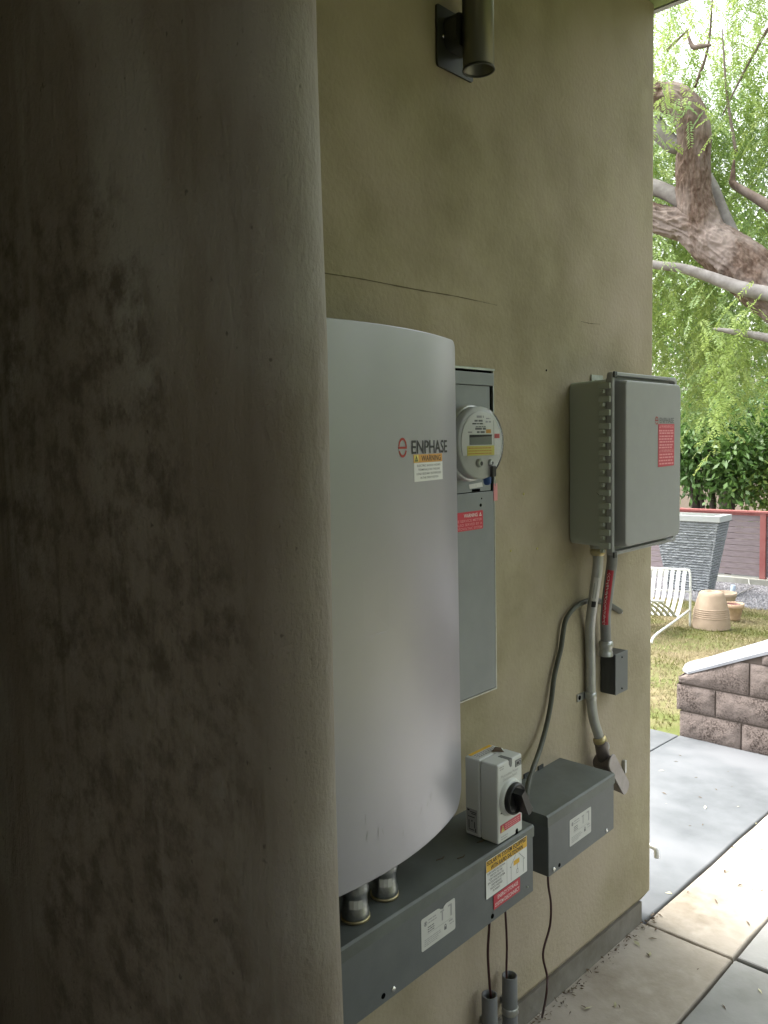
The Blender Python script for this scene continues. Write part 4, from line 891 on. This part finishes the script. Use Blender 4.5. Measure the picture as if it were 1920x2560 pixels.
# blue sprinkler pipe and rod on the gravel
p = lawn_at(1831, 1490)
t = thing('hose_reel_stake', 'pale blue plastic sprinkler stake lying on the gravel with a thin metal rod', 'sprinkler', p)
b = MB(); b.lathe([(.03, 0), (.034, .02), (.034, .12), (.02, .13)], p+Vector((0, 0, .03)), (.1, 0, 1), 16, cap0=True, cap1=True).build('plastic_head', hose, t)
q0, q1 = lawn_at(1818, 1502), lawn_at(1884, 1472)
MB().tube([q0+EZ*.02, q1+EZ*.03], .010, 8).build('metal_rod', galv, t)
b = MB(); q = ony(1872, 1449, YFN-.12); b.tube([q, q+Vector((.02, -.02, -.08)), q+Vector((.09, -.03, -.17)), q+Vector((.12, -.03, -.21))], .007, 8, sub=4)
tag(b.build('irrigation_tube', white, loc=q), 'thin white irrigation tube bent over the concrete curb wall', 'tube')

# --- trees. leaves are small separate quads spread through the crown
def quads(P, D, S, ln, wd):
    """leaf quads: centre base P, along D, side S"""
    D = D/np.linalg.norm(D, axis=1, keepdims=True); S = S-D*(S*D).sum(1, keepdims=True); S /= np.linalg.norm(S, axis=1, keepdims=True)+1e-9
    ln = ln[:, None]; wd = wd[:, None]
    return np.stack([P, P+D*ln*.5+S*wd, P+D*ln, P+D*ln*.5-S*wd], 1).reshape(-1, 3)
def weeping(starts, lens, nf, nl, fl, lw):
    """hanging twigs of pinnate fronds -> leaf quads"""
    out = []
    for st, L_ in zip(starts, lens):
        k = max(3, int(nf*L_)); tt = np.linspace(.05, 1, k); sway = rng.normal(0, .10, 2)
        base = st[None]+np.stack([sway[0]*tt+.04*np.sin(tt*5+st[0]), sway[1]*tt, -L_*tt+.06*L_*np.sin(tt*3)], 1)
        az = rng.uniform(0, 6.28, k); dirs = np.stack([np.cos(az)*.75, np.sin(az)*.75, -rng.uniform(.25, .9, k)], 1)
        u = np.linspace(.08, 1, nl)
        pts = base[:, None, :]+dirs[:, None, :]*(u[None, :, None]*fl*rng.uniform(.7, 1.2, (k, 1, 1)))
        pts[..., 2] -= (u**2*.05)[None]
        side = np.cross(dirs, np.array([0, 0, 1.]))+rng.normal(0, .25, (k, 3))
        for s_ in (1, -1):
            Dl = dirs[:, None, :]*.55+s_*side[:, None, :]+rng.normal(0, .12, (k, nl, 3)); Dl[..., 2] -= .15
            n_ = k*nl; ll = fl*.26*(1-.45*np.abs(u*2-1)**2)[None]*rng.uniform(.8, 1.2, (k, nl))
            out.append(quads(pts.reshape(-1, 3), Dl.reshape(-1, 3), np.broadcast_to(dirs[:, None, :], (k, nl, 3)).reshape(-1, 3)+rng.normal(0, .3, (n_, 3)), ll.ravel(), np.full(n_, lw)))
    return np.concatenate(out)
t = thing('pepper_tree', 'large weeping pepper tree with thick leaning brown trunk and feathery leaves', 'tree', (.9, 8.6, lz(8.6)))
YT = 8.7
def T(px, py, y_=YT): return ony(px*K, py*K, y_)
def rad_at(wpx): return wpx*K/F*11.2/2
trunk = [Vector((.9, 8.6, lz(8.6)-.1)), Vector((.75, 8.62, .4)), Vector((.1, 8.65, 1.5)), Vector((-.9, 8.68, 2.5)), T(1665, 625), T(1600, 570), T(1545, 530), T(1490, 488), T(1430, 476), T(1370, 450), T(1300, 400)]
wp_ = [125, 115, 105, 95, 88, 86, 78, 62, 50, 44, 30]
from mathutils import noise as mnoise
def barky(path, r_, n, sub, amt, name, m, parent):
    P = smooth_path([Vector(p) for p in path], sub); b = MB(); a = None; rings = []; run = 0
    for i, p in enumerate(P):
        T_ = (P[min(i+1, len(P)-1)]-P[max(i-1, 0)]).normalized()
        if a is None: a = T_.orthogonal().normalized()
        a = (a-T_*a.dot(T_)).normalized(); e2 = T_.cross(a); run += (p-P[i-1]).length if i else 0; q = r_(i/(len(P)-1)); ring = []
        for k in range(n):
            th = 2*math.pi*k/n; c, s_ = math.cos(th), math.sin(th)
            v = Vector((c*q*24, s_*q*24, run*6)); nz = mnoise.noise(v); nz2 = mnoise.noise(v*2.7+Vector((7, 3, 1))); nz3 = mnoise.noise(Vector((c*2, s_*2, run*1.6)))
            h_ = amt*(1.6*(.45-abs(nz)*1.5)+.7*(.3-abs(nz2))+.9*nz3); ring.append(p+(a*c+e2*s_)*(q+h_))
        rings.append(ring)
    return b.loft(rings, smooth=True).build(name, m, parent)
def bumpy(b, start, amt, seed):
    rr_ = random.Random(seed)
    for i in range(start, len(b.v)):
        x_, y_, z_ = b.v[i]; q = amt*(math.sin(x_*61+z_*23)+math.sin(y_*47-z_*39)+rr_.uniform(-1, 1)); b.v[i] = (x_+q*.6, y_+q*.4, z_+q*.5)
def limb(path, widths, m, name, parent, n=18, amt=.0, sub=8):
    wl_ = [rad_at(q) for q in widths]
    def r_(tt):
        f = tt*(len(wl_)-1); i = min(int(f), len(wl_)-2); return wl_[i]+(wl_[i+1]-wl_[i])*(f-i)
    wl_ = [q*.86 for q in wl_] if amt else wl_
    if amt: return barky(path, r_, 132, sub*5, amt*2.6, name, m, parent)
    b = MB(); b.tube(path, r_, n, sub=sub)
    return b.build(name, m, parent)
tk = limb(trunk, wp_, bark, 'trunk', t, 26, .008, 12)
limb([T(1540, 535), T(1512, 470), T(1500, 420), T(1498, 360), T(1500, 290), T(1486, 240), T(1455, 215), T(1415, 205), T(1380, 180)], [66, 66, 62, 60, 58, 56, 54, 44, 36], bark, 'trunk_fork', t, 22, .006, 10)
limb([T(1490, 300), T(1460, 315), T(1430, 290), T(1410, 265)], [26, 26, 30, 30], bark_pale, 'pale_branch', t)
limb([T(1475, 435), T(1450, 420), T(1415, 405), T(1380, 395)], [28, 26, 26, 24], bark_pale, 'pale_branch', t)
limb([T(1330, 560, 8.4), T(1415, 572, 8.4), T(1475, 580, 8.4), T(1530, 597, 8.4), T(1600, 622, 8.4), T(1680, 640, 8.4), T(1760, 670, 8.4)], [15, 14, 15, 17, 21, 22, 25], bark_pale, 'pale_branch', t)
limb([T(1512, 350, 9), T(1540, 400, 9), T(1565, 465, 9), T(1590, 520, 9), T(1605, 560, 9)], [10, 16, 19, 20, 21], bark_pale, 'pale_branch', t)
limb([T(1586, 345, 9.1), T(1583, 380, 9.1), T(1585, 398, 9.1), T(1620, 420, 9.1), T(1660, 445, 9.1), T(1740, 500, 9.1)], [3, 9, 12, 14, 17, 20], bark, 'dark_branch', t)
limb([T(1484, 70, 9), T(1496, 100, 9), T(1512, 100, 9), T(1536, 98, 9)], [3, 8, 9, 3], bark, 'dark_branch', t)
limb([T(1540, 710, 8.3), T(1580, 716, 8.3), T(1640, 726, 8.3), T(1700, 740, 8.3)], [3, 9, 12, 16], bark_pale, 'pale_branch', t)
for (a_, c_, d_) in (((1590, 330), (1570, 200), (1560, 60)), ((1660, 60), (1610, 150), (1560, 250)), ((1500, 190), (1530, 100), (1540, -30)), ((1440, 110), (1470, 80), (1490, 60))):
    limb([T(*a_, 9.4), T(*c_, 9.4), T(*d_, 9.4)], [6, 4.5, 2], bark, 'dark_branch', t, 8)
# foliage: curtains behind the trunk, thinner in front and at the top
def starts(n, x0, x1, y0, y1, z0, z1): return np.stack([rng.uniform(x0, x1, n), rng.uniform(y0, y1, n), rng.uniform(z0, z1, n)], 1)
def xw_(y_): return 1.19-.475*y_         # left limit of what shows at depth y
groups = []
S1 = starts(380, -5.0, -.4, 9.2, 10.8, 3.1, 4.6); S2 = starts(700, -5.4, -.4, 9.4, 11.4, 4.2, 6.0); S3 = starts(1000, -5.8, -.2, 9.2, 12.0, 5.6, 8.2)
S6 = starts(60, -3.4, -2.3, 9.6, 11.0, 2.7, 3.3); S4 = starts(16, -2.05, -1.6, 8.0, 8.6, 2.5, 3.0); S5 = starts(10, -3.2, -2.2, 8.0, 8.6, 5.2, 6.2)
S7 = starts(1300, -7.5, 5.0, 4.9, 9.2, 8.0, 10.0); S8 = starts(500, -7.5, 5.0, 9.2, 14.0, 8.8, 11.0)  # overhead canopy out of view, added to cut skylight on the garden
SA = np.concatenate([S1, S2, S3, S6, S7, S8, S4, S5]); LA = rng.uniform(.5, 1.3, len(SA)); LA[-10:] *= .6; LA[-26:-10] *= .8
def clump(P_): return np.array([mnoise.noise(Vector((p_[0]*.85, p_[1]*.6, p_[2]*.8+3))) for p_ in P_])
kp = (clump(SA) > -.07) | (np.arange(len(SA)) >= len(SA)-26) | (SA[:, 2] < 4.4); SA, LA = SA[kp], LA[kp]
SF = np.array([(T(px_, py_, yy_)) for px_, py_, yy_ in ((1425, 150, 8.3), (1440, 190, 8.3), (1452, 170, 8.4), (1470, 205, 8.3), (1430, 230, 8.2), (1500, 215, 8.4), (1420, 280, 8.3), (1445, 300, 8.3), (1510, 180, 8.4), (1530, 230, 8.5), (1422, 500, 8.1), (1450, 520, 8.1), (1560, 610, 8.0), (1600, 640, 8.0), (1640, 600, 8.1), (1520, 600, 8.1))]); SA = np.concatenate([SA, SF]); LA = np.concatenate([LA, rng.uniform(.22, .42, len(SF))])
perm = rng.permutation(len(SA)); half = len(SA)*6//10
np_mesh('crown', weeping(SA[perm[:half]], LA[perm[:half]], 9, 11, .24, .0085), 4, leaf_pep, t, (.9, 8.6, lz(8.6)))
np_mesh('crown', weeping(SA[perm[half:]], LA[perm[half:]], 9, 11, .22, .0075), 4, leaf_pep2, t, (.9, 8.6, lz(8.6)))

def blob_leaves(c, rad, n, ln, wd, clumps=30, droop=.2):
    cc = rng.normal(0, 1, (clumps, 3)); cc /= np.linalg.norm(cc, axis=1, keepdims=True); cc *= rng.uniform(.25, 1, (clumps, 1))**.6
    cc = np.array(c)+cc*np.array(rad); k = rng.integers(0, clumps, n)
    P = cc[k]+rng.normal(0, .17, (n, 3))*np.array(rad)
    D = (P-cc[k])/np.array(rad)+rng.normal(0, .35, (n, 3)); D[:, 2] -= droop; S = rng.normal(0, 1, (n, 3))
    return quads(P, D, S, rng.uniform(.6, 1.2, n)*ln, rng.uniform(.7, 1.1, n)*wd)
def bush(name, label, c, rad, n, ln, wd, m, trunks, cat='shrub', group=None, clumps=30):
    o = thing(name, label, cat, (c[0], c[1], lz(14)-.2), group)
    np_mesh('crown', blob_leaves(c, rad, n, ln, wd, clumps), 4, m, o, (c[0], c[1], lz(14)-.2))
    for (dx_, dz_, r_) in trunks:
        MB().tube([(c[0]+dx_*.4, c[1], lz(14)-.3), (c[0]+dx_*.7, c[1], c[2]-rad[2]*.6), (c[0]+dx_, c[1], c[2]+dz_)], lambda q, r_=r_: r_*(1-.5*q), 10, sub=4).build('trunk', trunkm, o)
    return o
pS = ony(1800, 1130, 14.6)
bush('broadleaf_shrub', 'dark green broad leaved shrub just behind the fence, right of the hinged enclosure', (pS.x, 14.7, pS.z+.12), (1.25, .7, 1.15), 6500, .15, .034, leaf_dark, ((-.75, .1, .10), (-.25, .2, .07), (.3, .1, .06), (-.55, .1, .05)), group='shrubs behind the fence', clumps=46)
pS = ony(1960, 1150, 14.9)
bush('broadleaf_shrub', 'brighter green broad leaved shrub at the right edge behind the fence', (pS.x+.35, 14.9, pS.z-.1), (1.1, .7, 1.1), 5000, .14, .032, leaf_mid, ((0, .2, .07),), group='shrubs behind the fence', clumps=46)
pS = ony(1560, 1100, 15)
bush('broadleaf_shrub', 'green broad leaved shrub behind the fence, hidden by the wall corner', (pS.x-.5, 15, pS.z), (1.3, .8, 1.2), 4000, .15, .034, leaf_dark, ((0, .2, .08),), group='shrubs behind the fence', clumps=40)
bush('leafy_tree', 'tall mid green tree filling the view beyond the fence', (-6.2, 20, 4.3), (3.0, 2.0, 3.2), 15000, .17, .045, leaf_mid, ((0, .5, .2),), 'tree', clumps=120)
bush('leafy_tree', 'yellow green tree standing further right beyond the fence', (-2.6, 21, 4.8), (2.6, 2.0, 3.4), 12000, .17, .045, leaf_pep, ((0, .5, .2),), 'tree', clumps=110)

# clipped hedge along the open side of the walk (unseen, added to colour the light that reaches the wall)
N = 26000; hx_, hy_, hz_ = rng.uniform(8.6, 9.9, N), rng.uniform(-6, 9, N), rng.uniform(-.1, 2.05, N)
f_ = rng.uniform(0, 1, N); hx_ = np.where(f_ < .6, 8.6+rng.normal(0, .12, N), hx_); hz_ = np.where(f_ > .75, 2.0+rng.normal(0, .08, N), hz_)
P = np.stack([hx_, hy_, hz_], 1); D = rng.normal(0, 1, (N, 3)); D[:, 0] -= .8; D[:, 2] += .4
o = thing('unseen_hedge', 'unseen clipped greenery added to tint the wall light, along the open side of the walk', 'unseen_hedge', (9.2, 1.5, -.2))
np_mesh('foliage', quads(P, D, rng.normal(0, 1, (N, 3)), rng.uniform(.09, .17, N), rng.uniform(.03, .05, N)), 4, leaf_mid, o, (9.2, 1.5, -.2))
MB().box((8.9, -5.9, -.15), (9.7, 8.9, 1.8)).build('branches', trunkm, o)

for tx_, ty_, lab in ((4.2, 14.5, 'unseen green garden tree added for its reflection and tint, leftmost of three'), (8.3, 11.5, 'unseen green garden tree added for its reflection and tint, middle of three'), (11.5, 7.6, 'unseen green garden tree added for its reflection and tint, rightmost of three')):
    bush('leafy_tree', lab, (tx_, ty_, 3.0), (2.5, 1.8, 3.0), 9000, .26, .075, leaf_mid, ((0, .5, .2),), 'tree', clumps=110)  # unseen trees added to darken and green the battery reflection
# --- litter on the paving
base = None
rl_ = random.Random(11)
def litter(b_px, big=False): pass
b = MB(); b.add([(-.012, 0, .001), (0, -.003, .003), (.013, 0, .001), (0, .003, .0035)], [(0, 1, 2, 3)]); leaf0 = b.build('fallen_leaf', dryleaf)
b = MB(); b.add([(-.014, 0, .001), (-.003, -.005, .005), (.015, .001, .001), (-.002, .005, .002)], [(0, 1, 3), (1, 2, 3)]); leaf1 = b.build('fallen_leaf', paleleaf)
spots = []
for q in ((1672, 2235), (1720, 2232), (1725, 2066), (1757, 2063), (1763, 2020), (1620, 2390), (1631, 2349), (1640, 2326), (1625, 2388), (1533, 2520), (1548, 2518), (1460, 2520), (1470, 2523), (1408, 2507), (1745, 2425), (1572, 2345), (1592, 2361), (1880, 2225), (1905, 2228), (1812, 2180), (1820, 2178), (1865, 2105), (1790, 1975), (1830, 1968), (1846, 2018), (1740, 1945), (1700, 1890), (1690, 1905), (1665, 2010), (1660, 1985), (1820, 1930), (1750, 1995), (1890, 2060), (1850, 2215), (1790, 2255), (1870, 2310), (1900, 2480), (1810, 2520)): spots.append(floor_at(*q))
for _ in range(34):
    x_, y_ = rl_.uniform(-.72, .9), rl_.uniform(1.9, 4.4)
    if x_ < .02 and y_ < 2.62: continue
    spots.append(Vector((x_, y_, fz(y_))))
for i, p in enumerate(spots):
    src = leaf1 if i % 4 == 0 else leaf0
    o = src if i in (0, 1) else src.copy()
    if i not in (0, 1): COL.objects.link(o)
    o.location = (p.x, p.y, fz(p.y)+.002); s_ = rl_.uniform(.5, 1.25); o.scale = (s_*rl_.uniform(.7, 1.3), s_, s_); o.rotation_euler = (0, 0, rl_.uniform(0, 6.28))
    tag(o, 'pale curled fallen leaf scrap on the flagstones' if i % 4 == 0 else 'thin dark fallen leaf scrap on the flagstones', 'leaf', 'pale leaf scraps on the paving' if i % 4 == 0 else 'dark leaf scraps on the paving')
# leaf and dirt line gathered along the foot of the wall
N = 330; y_ = rng.uniform(1.0, 2.6, N); x_ = np.abs(rng.normal(0, .014, N))+.001; a = rng.uniform(0, 6.28, N)
P = np.stack([x_, y_, -.046*(y_-2.513)+.002+rng.uniform(0, .004, N)], 1); D = np.stack([np.cos(a), np.sin(a), rng.uniform(-.05, .25, N)], 1)
structure(np_mesh('leaf_litter', quads(P, D, rng.normal(0, 1, (N, 3))*np.array([1, 1, .3]), rng.uniform(.004, .018, N), rng.uniform(.001, .003, N)), 4, dryleaf), 'stuff')
